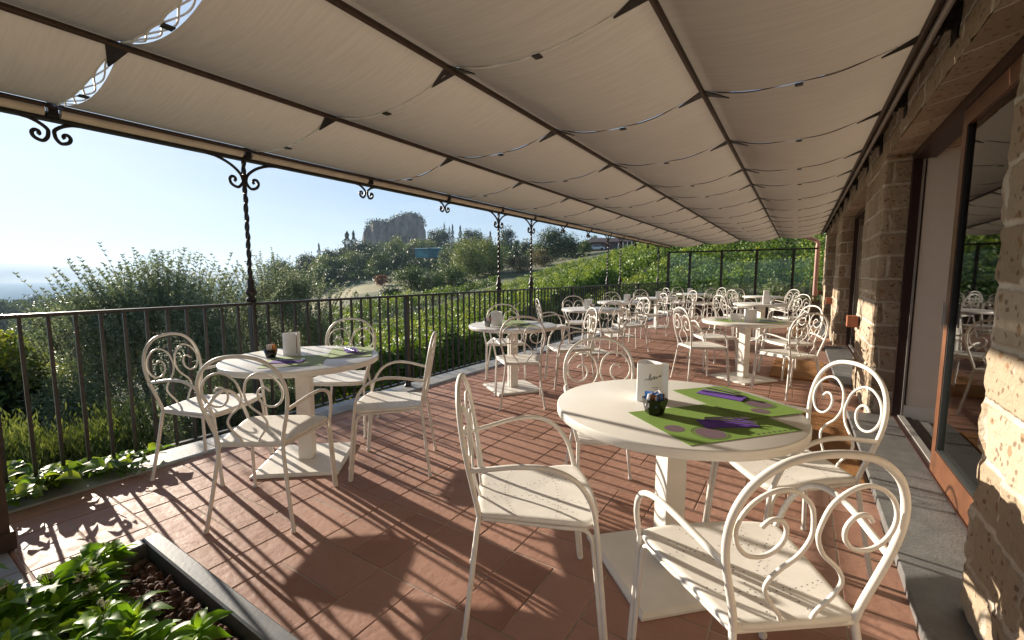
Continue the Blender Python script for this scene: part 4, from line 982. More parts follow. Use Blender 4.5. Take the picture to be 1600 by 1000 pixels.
def conifer(name, x, y, wid, hgt, mat, lab, cat, grp=None, leaf=.5, column=False, seed=1):
    z = Hs(x, y); t = empty(name, (x, y, z), 0, lab, cat, grp)
    n = int(min(12000, 14 * wid * hgt / leaf ** 2 * .5)); u = rng.random(n); 
    prof = (np.sin(np.clip(u * 1.06, 0, 1) * math.pi) ** .5 if column else (1 - u) ** .85 * (.72 + .28 * np.sin(u * hgt * 2.6 / max(1, hgt * .09)))) 
    a = rng.random(n) * 6.283; lob = 1 + .25 * np.sin(a * 3 + u * 17 + seed)
    rad = wid / 2 * prof * lob * rng.random(n) ** .35
    P = np.stack([np.cos(a) * rad, np.sin(a) * rad, hgt * (.04 + .96 * u)], 1); D = np.stack([np.cos(a), np.sin(a), (np.full(n, 1.2) if column else -.25 + .5 * u)], 1) + .35 * unit(n)
    s = leaf * rng.uniform(.6, 1.3, n); leaves('crown', P, D, unit(n) + [0, 0, 1], s, s * .4, mat, t, np.clip(rng.random(n) * .6 + .4 * np.sin(a + seed) ** 2, 0, 1))
    mb = MB(); mb.tube([(0, 0, -.5), (0, 0, hgt * .9)], [hgt * .016, hgt * .003], 6); mb.build('trunk', M['bark'], t); return t
DEPTH = lambda px: math.cos(math.atan((px - 800) / F))
def wpx(px, r, wide): return wide / F * r * DEPTH(px)
def tr(kind, px, top, r, wide, mat, lab, cat='tree', grp=None, leaf=None, dens=1, trunk=.15, name=None, seed=0, low=0):
    x, y, zt = far(px, top, r); z = Hs(x, y); hgt = max(1.0, zt - z); w = wpx(px, r, wide); leaf = leaf or max(.12, r * .0036)
    if kind == 'b': return tree(name or 'broadleaf_tree', x, y, w, hgt, M[mat], lab, cat, grp, leaf, dens, trunk, z, low, seed + int(px))
    return conifer(name or ('cypress_tree' if kind == 'y' else 'conifer_tree'), x, y, w, hgt, M[mat], lab, cat, grp, leaf * .62, kind == 'y', seed + int(px))

# two olive trees beyond the near railing
def olive(x, y, w, hgt, lab, seed, nleaf):
    z = Hs(x, y); t = empty('olive_tree', (x, y, z), 0, lab, 'tree', 'olive trees outside the railing'); rr = random.Random(seed)
    P, N, rn = crown_arr(w * .41, w * .41, hgt * .42, hgt * .46, 70, int(nleaf / 70), w * .17, 1.05, -.6)
    # upright shoots above the crown
    SP, SD, sm = [], [], MB()
    for k in range(190):
        a = rr.uniform(0, 6.28); q = w * .46 * math.sqrt(rr.random()); bx, by2 = math.cos(a) * q, math.sin(a) * q
        z0 = hgt * (.80 - .22 * (q / (w * .46)) ** 2); L = hgt * rr.uniform(.10, .23) * (1 if rr.random() < .88 else 1.3); lean = .35 * (q / (w * .46)) + rr.uniform(0, .25); a2 = a + rr.uniform(-.6, .6)
        pts = spline([(bx, by2, z0), (bx + math.cos(a2) * lean * L * .4, by2 + math.sin(a2) * lean * L * .4, z0 + L * .55), (bx + math.cos(a2) * lean * L, by2 + math.sin(a2) * lean * L, z0 + L)], 6)
        sm.tube(pts, [.0045 - .0035 * i / 12 for i in range(13)], 4)
        for i in range(1, 13):
            for s2 in range(7):
                aa = rr.uniform(0, 6.28); d = Vector((math.cos(aa), math.sin(aa), rr.uniform(.5, 1.4))).normalized(); SP.append(pts[i] + d * .022); SD.append(d)
    C = np.concatenate([P, np.array(SP)]); D = np.concatenate([unit(len(P)) + .35 * N, np.array(SD)])
    rnd = np.concatenate([rn * .75 + .25 * (rng.random(len(P)) > .82), rng.random(len(SP))])
    s = .060 * rng.uniform(.7, 1.25, len(C)); leaves('crown', C, D, unit(len(C)), s, s * .27, M['lf_olive'], t, np.clip(rnd, 0, 1))
    mb = MB()
    for k in range(6):
        a = 6.28 * k / 6 + rr.uniform(-.4, .4); mb.tube(spline([(math.cos(a) * .08, math.sin(a) * .08, -.3), (math.cos(a) * w * .12, math.sin(a) * w * .12, hgt * .3), (math.cos(a) * w * .26, math.sin(a) * w * .26, hgt * .72)], 4), [.07 - .055 * i / 8 for i in range(9)], 7)
    mb.build('trunk', M['bark'], t); sm.build('shoots', M['bark'], t)
x, y, zt = far(250, 396, 9.3); olive(x, y, 3.15, zt - Hs(x, y), 'bushy silver green olive tree filling the view left of the twisted post', 1, 130000)
x, y, zt = far(432, 396, 11.5); olive(x, y, 2.65, zt - Hs(x, y), 'silver green olive tree behind the twisted post, right of the larger olive', 2, 80000)

# hedge and bushes outside the near railing
def hedge(name, pts, w, h, mats, lab, cat, n, leaf, topfrac=.28, spiky=False):
    P0 = np.array(pts, float); seg = np.linalg.norm(np.diff(P0[:, :2], axis=0), axis=1); L = seg.sum()
    s = rng.random(n) * L; cum = np.concatenate([[0], np.cumsum(seg)]); i = np.clip(np.searchsorted(cum, s) - 1, 0, len(seg) - 1); t = (s - cum[i]) / seg[i]
    B = P0[i] * (1 - t[:, None]) + P0[i + 1] * t[:, None]; dr = (P0[i + 1] - P0[i]); dr = dr / np.linalg.norm(dr, axis=1, keepdims=True); side = np.stack([-dr[:, 1], dr[:, 0]], 1)
    a = rng.random(n) * math.pi; k = rng.random(n) ** .3; hh = h * (1 + .12 * np.sin(s * 2.3) + .08 * np.sin(s * 7.1) + ((.12 * rng.normal(size=n) + .16 * np.sin(s * 11) * np.sin(s * 4.3)) if spiky else 0))
    off = np.cos(a) * w / 2 * k; zz = np.where(rng.random(n) < .5, np.sin(a) ** .6 * k, rng.random(n)) * hh
    x = B[:, 0] + side[:, 0] * off; y = B[:, 1] + side[:, 1] * off; z = H(x, y) + zz
    C = np.stack([x, y, z], 1); c0 = C.mean(0); c0[2] = float(H(c0[0:1], c0[1:2])[0]); C = C - c0
    top = zz > hh * (1 - topfrac)  # upper leaves take a lighter material, sunlight put into their colour
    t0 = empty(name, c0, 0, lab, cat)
    for msk, m_, nm in ((top, mats[1], 'sunlit_top'), (~top, mats[0], 'foliage')):
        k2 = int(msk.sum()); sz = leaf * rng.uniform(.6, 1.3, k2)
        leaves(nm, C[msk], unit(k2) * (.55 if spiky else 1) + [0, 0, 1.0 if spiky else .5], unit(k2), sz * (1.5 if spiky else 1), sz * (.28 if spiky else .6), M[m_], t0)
    return t0
def gp(px, r): x, y, z = far(px, 500, r); return (x, y, 0)
hedge('laurel_hedge', [gp(-160, 10.5), gp(60, 10.0), gp(112, 10.2)], 1.5, 2.55, ('lf_dark', 'lf_yellow'), 'dark laurel hedge with top coloured yellow green as sunlit, left of the olive tree', 'hedge', 34000, .085, .2)
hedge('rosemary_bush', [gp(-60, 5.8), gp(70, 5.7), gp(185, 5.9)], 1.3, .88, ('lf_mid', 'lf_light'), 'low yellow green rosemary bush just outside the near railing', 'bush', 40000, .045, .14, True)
# loose weeds along the outside of the terrace
n = 21000; yy = rng.uniform(.2, 15.5, n); xx = -3.95 - rng.random(n) ** 1.8 * 1.6; cl = np.sin(yy * 3.1) * np.sin(yy * 1.27 + 1) * .5 + .5
zz = H(xx, yy) + rng.random(n) ** 1.5 * (.2 + .8 * cl) * np.where(yy < 2.2, .75, .9)
C = np.stack([xx, yy, zz], 1); s = .075 * rng.uniform(.5, 1.3, n)
o = leaves('weeds', C, unit(n) * .5 + [0, 0, 1], unit(n), s, s * .34, M['lf_yellow'], None, np.clip(.6 * cl + .4 * rng.random(n), 0, 1)); tag(o, 'yellow green weeds and wild flowers growing between the railing and the vines', 'weeds', None, 'stuff')
n = 60000; yy = rng.uniform(-1, 24, n); xx = -4.0 - rng.random(n) * 8; zz = H(xx, yy) + rng.random(n) * .16
C = np.stack([xx, yy, zz], 1); s = .13 * rng.uniform(.5, 1.3, n)
o = leaves('grass', C, unit(n) * .45 + [0, 0, 1], unit(n), s, s * .13, M['lf_mid'], None); tag(o, 'rough green grass on the bank below the terrace', 'grass', None, 'stuff')
n = 700; yy = rng.uniform(3, 9, n); xx = -4.1 - rng.random(n) * 1.6; C = np.stack([xx, yy, H(xx, yy) + rng.uniform(.25, .85, n)], 1)
o = leaves('wild_flowers', C, unit(n), unit(n) + [0, 0, 1.5], .035, .03, M['lf_flower'], None); tag(o, 'yellow wild flowers on tall stems outside the railing', 'flowers', None, 'stuff')

# vine rows
def vine_row(p0, p1, h, w, leaf, per_m, lab, grp, shade=None):
    (xa, ya), (xb, yb) = p0, p1; L = math.hypot(xb - xa, yb - ya); n = int(L * per_m); t = rng.random(n); x = xa + (xb - xa) * t; y = ya + (yb - ya) * t
    dx, dy = (xb - xa) / L, (yb - ya) / L; s = t * L; a = rng.random(n) * math.pi * 1.0; k = rng.random(n) ** .35
    hh = h * (1 + .13 * np.sin(s * 4.1 + xa) * np.sin(s * 1.3) + .05 * rng.normal(size=n)); off = np.cos(a) * w / 2 * k * (1 + .25 * np.sin(s * 3.3))
    zz = .35 * h + np.sin(a) * k * (hh - .35 * h); lowm = rng.random(n) < .3; zz = np.where(lowm, rng.uniform(.12, .7, n) * h, zz)
    x = x - dy * off; y = y + dx * off
    C = np.stack([x, y, H(x, y) + zz], 1); mx_, my_ = (xa + xb) / 2, (ya + yb) / 2; c0 = np.array([mx_, my_, Hs(mx_, my_)]); C = C - c0
    t0 = empty('vine_row', c0, 0, lab, 'vine row', grp); sz = leaf * rng.uniform(.65, 1.3, n); N = .5 * np.stack([-dy * np.cos(a), dx * np.cos(a), np.sin(a)], 1) + .85 * unit(n) + np.array([-.25, -.35, .45])
    leaves('foliage', C, unit(n), N, sz, sz * .85, M['lf_vine'], t0, np.clip(.42 * (.5 + .5 * np.sin(s * 2.1)) + .5 * rng.random(n) + .34 * (math.sin(xa * 7.3 + ya * 5.1)) * .5, 0, 1))
    mb = MB(); k = 0
    step = 1.2 if leaf < .16 else 4.0
    while k * step < L:
        q = k * step / L; xx, yy = xa + (xb - xa) * q, ya + (yb - ya) * q; g = Hs(xx, yy) - c0[2]
        mb.tube([(xx - c0[0], yy - c0[1], g - .2), (xx - c0[0] + .04, yy - c0[1], g + h * .7)], .028 if leaf < .16 else .04, 5); k += 1
    mb.build('stems', M['bark'], t0)
def upper(x):   # far end (y) of the rows on the left slope
    return np.interp(x, [-75, -50, -35, -24, -11, -4], [14, 30, 42, 60, 88, 104])
x = -11.3; k = 0
while x > -62:
    r0 = abs(x); ya = max(3.2, -x * .62 - 2.5) if x < -14 else 3.2
    if x > -16: ya = 4.5
    yb = float(upper(x)); leaf = max(.125, .0046 * r0); 
    if yb - ya > 5 and k not in (6, 10):
        dens = (420 if k < 4 else 260) / (leaf / .135) ** 1.35
        lab = 'nearest vine row, its dark shaded side facing the railing' if k == 0 else 'leafy vine row on the slope beyond the first row'
        if k == 0: vine_row((x, ya), (x, 30), 1.85, 1.5, .15, 3400, lab, 'vine rows on the slope'); vine_row((x, 30.5), (x, yb), 1.7, 1.0, .24, 120, 'upper stretch of the nearest vine row, climbing towards the screen', 'vine rows on the slope')
        else: vine_row((x, ya), (x, yb), 1.55 + .2 * (k % 3 == 1) if k < 4 else 1.35, .80, leaf, dens, lab, 'vine rows on the slope')
    x -= 2.6 if x > -20 else 3.5; k += 1
y = 21.5; k = 0
while y < 118:
    leaf = max(.13, .0046 * y); xa = float(np.interp(y, [20, 60, 118], [-9.4, -9.2, -9])); 
    vine_row((xa, y), (8 + y * .12, y), 1.7 if k == 0 else 1.25, .8, leaf, 270 / (leaf / .15) ** 1.35, 'vine row behind the glass screen, nearest to it' if k == 0 else 'vine row crossing the hillside behind the glass screen', 'vine rows behind the glass screen')
    y += 2.5 + y * .016; k += 1
# dry stone edging behind the screen
t = empty('low_stone_wall', (.2, 18.6, Hs(.2, 18.6)), 0, 'low rough stone wall on the bank behind the glass screen', 'wall')
mb = MB(); rr = random.Random(8)
for i in range(60):
    for j in range(3):
        xx = -2.4 + i * .09 + rr.uniform(-.02, .02); s = rr.uniform(.8, 1.2); mb.box(xx, xx + .085 * s, -.14 + rr.uniform(-.03, .03), .14, j * .2 - .1, j * .2 + .095 * s, 0, Matrix.Rotation(rr.uniform(-.05, .05), 4, 'Y'), .012)
mb.build('stones', M['tufa'], t)
tr('b', 1215, 425, 19.3, 45, 'lf_light', 'light green bush standing right behind the glass screen', 'bush', None, .10, 1.2, .05, 'bush')
tr('b', 1262, 440, 19.6, 26, 'lf_light', 'small light green bush behind the screen beside the drainpipe', 'bush', None, .09, 1, .05, 'bush')

# hill with rock cliff
GH = 'trees on the wooded ridge'
pts = [(145, 330), (158, 285), (168, 245), (185, 215), (212, 190), (240, 165), (300, 150), (345, 158), (385, 165), (418, 172), (428, 150), (450, 132), (500, 118), (545, 102), (570, 92), (640, 84), (685, 92), (708, 122), (742, 128), (752, 180), (758, 225), (775, 245)]
rk = [(540 + a / 6.154, 320 + c / 6.154) for a, c in pts]
rd = 440.; cx, cy, _ = far(612, 380, rd); zb = Hs(cx, cy) - 6
t = empty('rock_cliff', (cx, cy, zb), 0, 'broad grey rock cliff with sheer faces crowning the wooded hill', 'cliff')
dd = Vector((cx, cy, 0)).normalized()
cols = []
for (a, c), (a2, c2) in zip(rk, rk[1:]):
    for q in range(3): cols.append((a + (a2 - a) * q / 3, c + (c2 - c) * q / 3))
cols.append(rk[-1])
vs = []; fs = []; nz, nd = 16, 7
for i, (a, c) in enumerate(cols):
    xx, yy, zt = far(a, c, rd)
    for k in range(nz + nd):
        if k <= nz: w = k / nz; dep = 0; z = zb + (zt - zb) * w
        else: w = 1; dep = (k - nz) / (nd - 1) * 60; z = zt - dep * .08
        p = Vector((xx, yy, z)); bul = (1 - w) * 22 * (1 if k <= nz else 0)
        nn2 = noise.fractal(Vector((xx * .03, yy * .03, z * .012)), 1, 2, 5) * 12 + abs(noise.noise(Vector((xx * .09, yy * .09, z * .02)))) * 12 + noise.noise(Vector((xx * .2, yy * .2, z * .09))) * 3.5
        edge = 14 * (abs(i / (len(cols) - 1) - .5) * 2) ** 4
        q = p + dd * (dep + nn2 + edge - bul * .5); vs.append((q.x - cx, q.y - cy, q.z - zb + noise.noise(p * .15) * 1.2))
m_ = nz + nd
for i in range(len(cols) - 1):
    for k in range(m_ - 1): fs.append((i * m_ + k, (i + 1) * m_ + k, (i + 1) * m_ + k + 1, i * m_ + k + 1))
mb = MB(); mb.add(vs, fs, 0, False); mb.build('rock', M['rock'], t)
# shrubs on the cliff's top
C = []; 
for i, (a, c) in enumerate(cols):
    if c > 350: continue
    xx, yy, zt = far(a, c, rd)
    for k in range(80 if a < 608 else 50): q = Vector((xx, yy, zt)) + dd * random.uniform(-3, 40) + Vector((random.uniform(-4, 4), random.uniform(-4, 4), random.uniform(-6 if a < 608 else -3, 2.6))); C.append((q.x - cx, q.y - cy, q.z - zb))
C = np.array(C); s = 2.0 * rng.uniform(.5, 1.2, len(C)); leaves('scrub', C, unit(len(C)), unit(len(C)) + [0, 0, .6], s, s * .6, M['lf_dark'], t)
C = []
for k in range(1500):
    a, c = random.choice(cols); xx, yy, zt = far(a, c, rd); w = random.random() ** 1.5 * .5; q = Vector((xx, yy, zb + (zt - zb) * w)) - dd * (14 * (1 - w)); C.append((q.x - cx + random.uniform(-5, 5), q.y - cy + random.uniform(-5, 5), q.z - zb))
C = np.array(C); s = 2.2 * rng.uniform(.5, 1.2, len(C)); leaves('foot_scrub', C, unit(len(C)), unit(len(C)) + [0, 0, .6], s, s * .6, M['lf_dark'], t)

T = [ # kind, px, top, r, width px, material, label
 ('b', 432, 398, 185, 44, 'lf_mid', 'hazy rounded tree at the left foot of the ridge'), ('b', 478, 391, 205, 34, 'lf_dark', 'dark rounded tree left of the pointed ridge conifer'), ('c', 498, 380, 215, 15, 'lf_dark', 'small pointed conifer standing alone on the ridge skyline'),
 ('b', 513, 385, 215, 22, 'lf_dark', 'dark tree just right of the lone pointed conifer'), ('b', 532, 384, 220, 30, 'lf_dark', 'low dark tree on the ridge before the cedars'), ('c', 542, 361, 190, 40, 'lf_dark', 'tall dark cedar, left one of the two below the cliff'), ('c', 552, 360, 195, 26, 'lf_dark', 'slim dark cedar, right one of the two below the cliff'),
 ('b', 572, 371, 190, 50, 'lf_dark', 'broad dark tree at the left end of the cliff'), ('b', 512, 396, 150, 42, 'lf_light', 'pale green tree below the ridge, leftmost of the three pale ones'), ('b', 532, 398, 148, 40, 'lf_mid', 'middle green tree of the three below the cedars'), ('b', 552, 391, 152, 42, 'lf_light', 'pale green tree of the three, closest to the cliff'),
 ('b', 578, 384, 150, 46, 'lf_dark', 'big dark tree below the left end of the cliff'), ('b', 595, 402, 140, 40, 'lf_dark', 'dark tree above the meadow'), ('b', 500, 409, 130, 36, 'lf_mid', 'green bush behind the olive crown'), ('b', 520, 416, 125, 34, 'lf_dark', 'dark bush bordering the tan meadow on its left'), ('b', 548, 414, 128, 40, 'lf_dark', 'dark bush above the middle of the meadow'), ('b', 575, 418, 128, 40, 'lf_dark', 'dark bush above the right of the meadow'),
 ('b', 601, 374, 230, 34, 'lf_mid', 'green tree at the foot of the cliff, its left half'), ('b', 617, 364, 175, 28, 'lf_light', 'bright green tree at the foot of the cliff beside the teal shed'), ('b', 628, 390, 168, 34, 'lf_mid', 'green tree left of the teal shed'), ('b', 660, 369, 215, 50, 'lf_light', 'wide olive green tree behind the teal shed'), ('b', 640, 374, 220, 34, 'lf_mid', 'green tree between cliff and shed'), ('b', 678, 357, 245, 28, 'lf_dark', 'dark tree right of the cliff edge'), ('b', 690, 353, 250, 26, 'lf_dark', 'tall dark tree left of the tallest cypress'),
 ('y', 694, 347, 255, 5, 'lf_dark', 'tallest thin cypress right of the cliff'), ('y', 702, 353, 255, 5, 'lf_dark', 'shorter thin cypress right of the tallest one'), ('c', 707, 350, 250, 14, 'lf_dark', 'pointed conifer next to the two cypresses'), ('c', 719, 352, 250, 16, 'lf_dark', 'second pointed conifer right of the cypresses'), ('b', 732, 352, 250, 28, 'lf_dark', 'dark crown on the skyline behind the pale willow'), ('b', 746, 356, 245, 26, 'lf_dark', 'dark crown behind the right of the willow'), ('c', 766, 361, 230, 16, 'lf_dark', 'small dark conifer left of the pair of slim posts'), ('b', 793, 351, 200, 26, 'lf_dark', 'solitary dark tree between the pair of slim posts'), ('b', 715, 376, 210, 50, 'lf_mid', 'green tree between the teal shed and the willow'), ('b', 700, 386, 130, 34, 'lf_mid', 'olive green bush right of the teal shed'),
 ('b', 672, 402, 150, 46, 'lf_dark', 'dark clipped bush under the teal shed'), ('b', 650, 406, 148, 30, 'lf_dark', 'dark bush at the left foot of the teal shed'), ('b', 597, 428, 95, 26, 'lf_red', 'small reddish bush at the meadow edge'),
 ('y', 556, 453, 46, 12, 'lf_mid', 'small dark clipped bush beyond the railing, left of two'), ('y', 574, 458, 47, 14, 'lf_mid', 'small dark clipped bush beyond the railing, right of two'),
 ('b', 612, 444, 58, 34, 'lf_dark', 'dark shrub at the lower left end of the vineyard'), ('b', 641, 411, 66, 54, 'lf_mid', 'rounded green shrub left of the willow'), ('b', 673, 424, 62, 44, 'lf_mid', 'dense dark green shrub above the vine rows'), ('b', 703, 409, 66, 54, 'lf_mid', 'bushy bright green tree touching the willow'), ('b', 728, 432, 60, 36, 'lf_dark', 'dark shrub under the willow'),
 ('b', 768, 404, 82, 44, 'lf_dark', 'dark tree behind the right half of the willow'), ('b', 812, 396, 72, 46, 'lf_brown', 'brownish green shrub right of the second slim post'), ('b', 845, 386, 78, 40, 'lf_brown', 'dry mauve brown shrub before the tall dark trees'), ('b', 864, 351, 92, 54, 'lf_dark', 'tall dark tree right of the pair of slim posts, left one'), ('b', 888, 360, 96, 40, 'lf_dark', 'tall dark tree left of the house, right one'), ('b', 838, 377, 110, 26, 'lf_mid', 'pale green tree left of the tall dark trees'), ('b', 912, 374, 100, 28, 'lf_mid', 'olive green tree beside the dark house'), ('b', 900, 398, 88, 44, 'lf_dark', 'dark bush below the house'),
 ('b', 808, 373, 130, 14, 'lf_dark', 'small dark bush left of the pale field'), ('b', 822, 372, 125, 26, 'lf_dark', 'dark bush behind the second slim post'), ('b', 985, 366, 150, 30, 'lf_mid', 'green tree behind the roof of the dark house'), ('b', 926, 366, 150, 30, 'lf_dark', 'dark tree behind the left of the house')]
for i, (k, px, top, r, wd, mt, lab) in enumerate(T):
    tr(k, px, top, r, wd * 1.12, mt, lab, 'bush' if ('bush' in lab or 'shrub' in lab) else 'tree', None, max(.15, r * .0030), 1.5, .0, 'bush' if ('bush' in lab or 'shrub' in lab) else None, i, -.6)
rv = random.Random(31)
for k in range(46):
    r = rv.uniform(125, 290); px = rv.uniform(430, 800); x, y, z_ = far(px, 430, r)
    if math.hypot(x - mx_, y - my_) < 24 or (px > 645 and px < 700 and r < 175): continue
    g_ = Hs(x, y); hh = rv.uniform(4.5, 9.0); wd = hh * rv.uniform(.8, 1.15)
    tree('broadleaf_tree', x, y, wd, hh, M[rv.choice(['lf_dark', 'lf_dark', 'lf_mid', 'lf_mid', 'lf_light'])], 'rounded green tree among others covering the wooded slope below the rock cliff', 'tree', 'rounded trees on the wooded slope', max(.3, r * .0026), 1.5, .0, g_, -.6, k)
# pale willow: tall loose crown
x, y, zt = far(745, 368, 76); tree('willow_tree', x, y, wpx(745, 76, 92), zt - Hs(x, y), M['lf_light'], 'large pale green willow like tree left of the pair of slim posts', 'tree', None, .24, 2.2, .0, None, -.5, 5, 120)
# trees down in the valley on the left
V_ = []
rv = random.Random(12)
for k in range(46):
    r = rv.choice([170, 220, 270, 330, 400]); px = rv.uniform(-30, 190); top = 450 + rv.uniform(0, 26) + (r < 230) * 12 + (px < 60) * 6
    tr('b', px, top, r, rv.uniform(34, 56) * 240 / r * .9 + 8, rv.choice(['lf_dark', 'lf_mid', 'lf_mid']), 'hazy rounded tree in the wooded valley left of the olive tree', 'tree', 'hazy trees in the valley', max(.35, r * .0034), 1.3, .0, None, k)
for k, (px, top, r, wd, mt, lab) in enumerate([(20, 505, 62, 80, 'lf_mid', 'green tree below the hazy valley, at the left picture edge'), (85, 488, 70, 80, 'lf_mid', 'green tree behind the laurel hedge, under the hazy valley'), (140, 478, 58, 70, 'lf_light', 'light green tree left behind the olive tree'), (50, 520, 40, 90, 'lf_dark', 'dark tree directly behind the laurel hedge'), (-30, 515, 45, 80, 'lf_mid', 'green tree cut by the left picture edge')]):
    tr('b', px, top, r, wd, mt, lab, 'tree', None, max(.16, r * .004), 1.1, .1, None, k)

# scrub covering the slopes under the trees
n = 26000; rr_ = np.exp(rng.uniform(math.log(95), math.log(420), n)); aa = np.radians(rng.uniform(-62, -18, n)); xx, yy = np.sin(aa) * rr_, np.cos(aa) * rr_
keep = (np.hypot(xx - mx_, yy - my_) > 22) & ((aa < math.radians(-33)) | (rr_ > 128)); xx, yy, rr_ = xx[keep], yy[keep], rr_[keep]
hgt = (np.sin(xx * .13) * np.sin(yy * .11 + 1) * .5 + .5) * 4 + .6; C = np.stack([xx, yy, H(xx, yy) + rng.random(len(xx)) * hgt], 1)
s = np.clip(rr_ * .0065, .6, 2.4) * rng.uniform(.6, 1.3, len(xx)); o = leaves('scrub', C, unit(len(xx)), unit(len(xx)) + [0, 0, .6], s, s * .65, M['lf_dark'], None); tag(o, 'dark green scrub covering the wooded hillside between the trees', 'scrub', None, 'stuff')
# buildings up the hill
def axes(px, r, py=400):
    x, y, z = far(px, py, r); return x, y, z, math.atan2(x, y)
x, y, z, az = axes(945, 118, 397)
t = empty('hill_house', (x, y, z - 1.5), -az, 'dark mauve house with low tiled roof on the hill behind the slim posts', 'house')
w = wpx(945, 118, 62) / 2
mb = MB(); mb.box(-w, w, 0, 7, 0, 4.6); mb.build('wall', M['house_wall'], t)
mb = MB(); mb.add([(-w - 1, -1, 4.55), (w + 2.5, -1, 4.55), (w + 2.5, 8, 4.55), (-w - 1, 8, 4.55), (-w * .5, 3.5, 5.9), (w * .7, 3.5, 5.9)], [(0, 1, 5, 4), (1, 2, 5), (2, 3, 4, 5), (3, 0, 4), (3, 2, 1, 0)]); mb.build('roof', M['roof_tile'], t)
for qx, qz, ww, hh2 in ((-w * .35, 1.4, .9, 2.2), (w * .1, 2.2, .8, 1.2), (w * .55, 1.2, 1.1, 2.4)):
    mb = MB(); mb.box(qx - ww / 2, qx + ww / 2, -.06, -.01, qz, qz + hh2); mb.build('window', M['dark_glass'], t)
x, y, z, az = axes(1013, 125, 391)
t = empty('pale_outbuilding', (x, y, z - 1.2), -az, 'low pale outbuilding right of the dark hill house, under the awning edge', 'building')
mb = MB(); mb.box(-2.6, 1.4, 0, 4, 0, 2.6); mb.build('wall', M['pale_wall'], t)
mb = MB(); mb.add([(-2.9, -.4, 2.62), (3.6, -.4, 2.3), (3.6, 4.4, 2.3), (-2.9, 4.4, 2.62), (-2.9, -.4, 2.8), (3.6, -.4, 2.48), (3.6, 4.4, 2.48), (-2.9, 4.4, 2.8)], [(3, 2, 1, 0), (4, 5, 6, 7), (0, 1, 5, 4), (1, 2, 6, 5), (2, 3, 7, 6), (3, 0, 4, 7)]); mb.build('roof', M['grey_tube'], t)
mb = MB(); mb.box(-1.4, -.5, -.05, -.01, .2, 2.1); mb.build('door', M['dark_glass'], t)
x, y, z, az = axes(670, 160, 398)
t = empty('teal_shed', (x, y, z), -az, 'long teal shed with pale sheeted left half on the wooded hill', 'shed')
w = wpx(670, 160, 41) / 2; h5 = wpx(670, 160, 10)
mb = MB(); mb.box(-w * .05, w, 0, 5, -1, h5); mb.build('shed_body', M['teal'], t)
mb = MB(); mb.box(-w, -w * .055, .4, 5, -1, h5 * .85); mb.build('lean_to', M['teal_pale'], t)
mb = MB(); mb.add([(-w - .2, -.3, h5 * .86), (w + .2, -.3, h5 * 1.02), (w + .2, 5.3, h5 * 1.25), (-w - .2, 5.3, h5 * 1.1)], [(0, 1, 2, 3)]); mb.build('roof', M['teal_pale'], t)
x, y, z, az = axes(932, 112, 396)
t = empty('parked_car', (x, y, Hs(x, y) + .1), -az, 'pale car parked below the dark hill house', 'car')
mb = MB(); prof = [(-2, .35), (-2, .8), (-1.5, .9), (-.9, 1.4), (.7, 1.4), (1.3, .92), (2, .8), (2.05, .35)]
Mx = Matrix.Rotation(R(90), 4, 'X'); mb.prism(prof, -.8, .8, 0, Mx); mb.build('body', M['car_paint'], t)
for s in (-1, 1):
    mb = MB(); mb.add([(-1.35, s * .81, .93), (1.15, s * .81, .93), (.62, s * .81, 1.33), (-.82, s * .81, 1.33)], [(0, 1, 2, 3)]); mb.build('window', M['dark_glass'], t)
    for xx in (-1.25, 1.25):
        mb = MB(); mb.tube([(xx, s * .62, .33), (xx, s * .83, .33)], .33, 14); mb.build('wheel', M['tyre'], t)
for k in range(6):
    x, y, z, az = axes(966 + k * 7, 106, 392); t = empty('fence_post', (x, y, Hs(x, y)), 0, 'pale wooden fence post in the row below the dark hill house', 'fence post', 'pale fence posts by the hill road')
    mb = MB(); mb.box(-.07, .07, -.07, .07, -.2, 1.5, 0, None, .02); mb.build('shaft', M['white'], t)

# ------------------------------------------------------------------ haze
mb = MB(); mb.box(-7400, 7400, -7400, 7400, -64, 145)
hz = mb.build('haze', simple('haze_air', (1, 1, 1)))
m, n, l, b = new_mat('haze_volume'); n.remove(b)
pv = n.new('ShaderNodeVolumePrincipled'); pv.inputs['Color'].default_value = (.56, .73, .95, 1); pv.inputs['Density'].default_value = .00019; pv.inputs['Anisotropy'].default_value = .25
l.new(pv.outputs[0], n['Material Output'].inputs['Volume']); hz.data.materials.clear(); hz.data.materials.append(m); tag(hz, 'pale blue morning haze over the valley', 'haze', None, 'stuff')

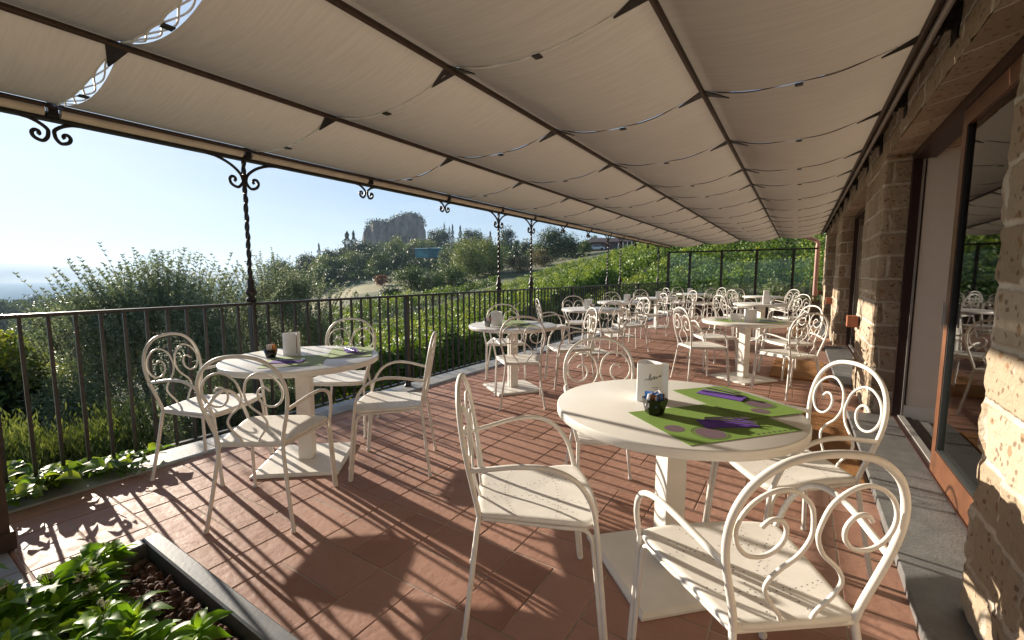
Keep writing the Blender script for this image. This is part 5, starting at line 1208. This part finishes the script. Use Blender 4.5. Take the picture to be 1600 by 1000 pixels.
# ------------------------------------------------------------------ light
EL, SAZ = 15.0, -6.0
d = Vector((math.cos(R(EL)) * math.cos(R(SAZ)), math.cos(R(EL)) * math.sin(R(SAZ)), -math.sin(R(EL))))
sun = bpy.data.lights.new('sun', 'SUN'); sun.energy = 5.0; sun.angle = R(.5); sun.color = (1.0, .89, .74)
so = bpy.data.objects.new('sun', sun); COL.objects.link(so); so.rotation_euler = d.to_track_quat('-Z', 'Y').to_euler(); so.location = (-20, 2, 12)
w = bpy.data.worlds.new('World'); scene.world = w; w.use_nodes = True; nt = w.node_tree
sky = nt.nodes.new('ShaderNodeTexSky'); sky.sky_type = 'NISHITA'; sky.sun_disc = False; sky.sun_elevation = R(EL)
sky.sun_rotation = math.atan2(-d.x, -d.y); sky.altitude = 300; sky.air_density = 1.0; sky.dust_density = .5; sky.ozone_density = 2.5
bg = nt.nodes['Background']; bg.inputs['Strength'].default_value = .125
# soft compression of the sky's brightness: c / (1 + .25 c)
va = nt.nodes.new('ShaderNodeVectorMath'); va.operation = 'MULTIPLY_ADD'; nt.links.new(sky.outputs[0], va.inputs[0]); va.inputs[1].default_value = (.30, .235, .175); va.inputs[2].default_value = (1, 1, 1)
vd = nt.nodes.new('ShaderNodeVectorMath'); vd.operation = 'DIVIDE'; nt.links.new(sky.outputs[0], vd.inputs[0]); nt.links.new(va.outputs[0], vd.inputs[1]); 
tcw = nt.nodes.new('ShaderNodeTexCoord'); mpw = nt.nodes.new('ShaderNodeMapping'); mpw.inputs['Scale'].default_value = (1.6, 1.6, 11); mpw.inputs['Rotation'].default_value = (.12, .05, .3); nt.links.new(tcw.outputs['Generated'], mpw.inputs['Vector'])
cn = noise_node(nt.nodes, nt.links, mpw.outputs['Vector'], 1.5, 6, .62); cf = ramp(nt.nodes, nt.links, cn, [(.46, (0, 0, 0)), (.72, (.26, .26, .26))])
nt.links.new(mixc(nt.nodes, nt.links, cf, vd.outputs[0], (3.2, 3.5, 3.9)), bg.inputs['Color'])

cam = bpy.data.cameras.new('camera'); co = bpy.data.objects.new('camera', cam); COL.objects.link(co)
cam.sensor_width = 36; cam.lens = F / 1600 * 36; cam.clip_start = .05; cam.clip_end = 20000
co.location = (0, 0, EYE); co.rotation_euler = fwd.to_track_quat('-Z', 'Y').to_euler(); scene.camera = co

scene.view_settings.view_transform = 'Standard'; scene.view_settings.look = 'None'; scene.view_settings.exposure = 1.22; scene.view_settings.gamma = 1
cy_ = scene.cycles; cy_.use_denoising = True; cy_.max_bounces = 7; cy_.diffuse_bounces = 4; cy_.glossy_bounces = 3; cy_.transmission_bounces = 4; cy_.transparent_max_bounces = 12; cy_.volume_bounces = 0
cy_.sample_clamp_indirect = 6
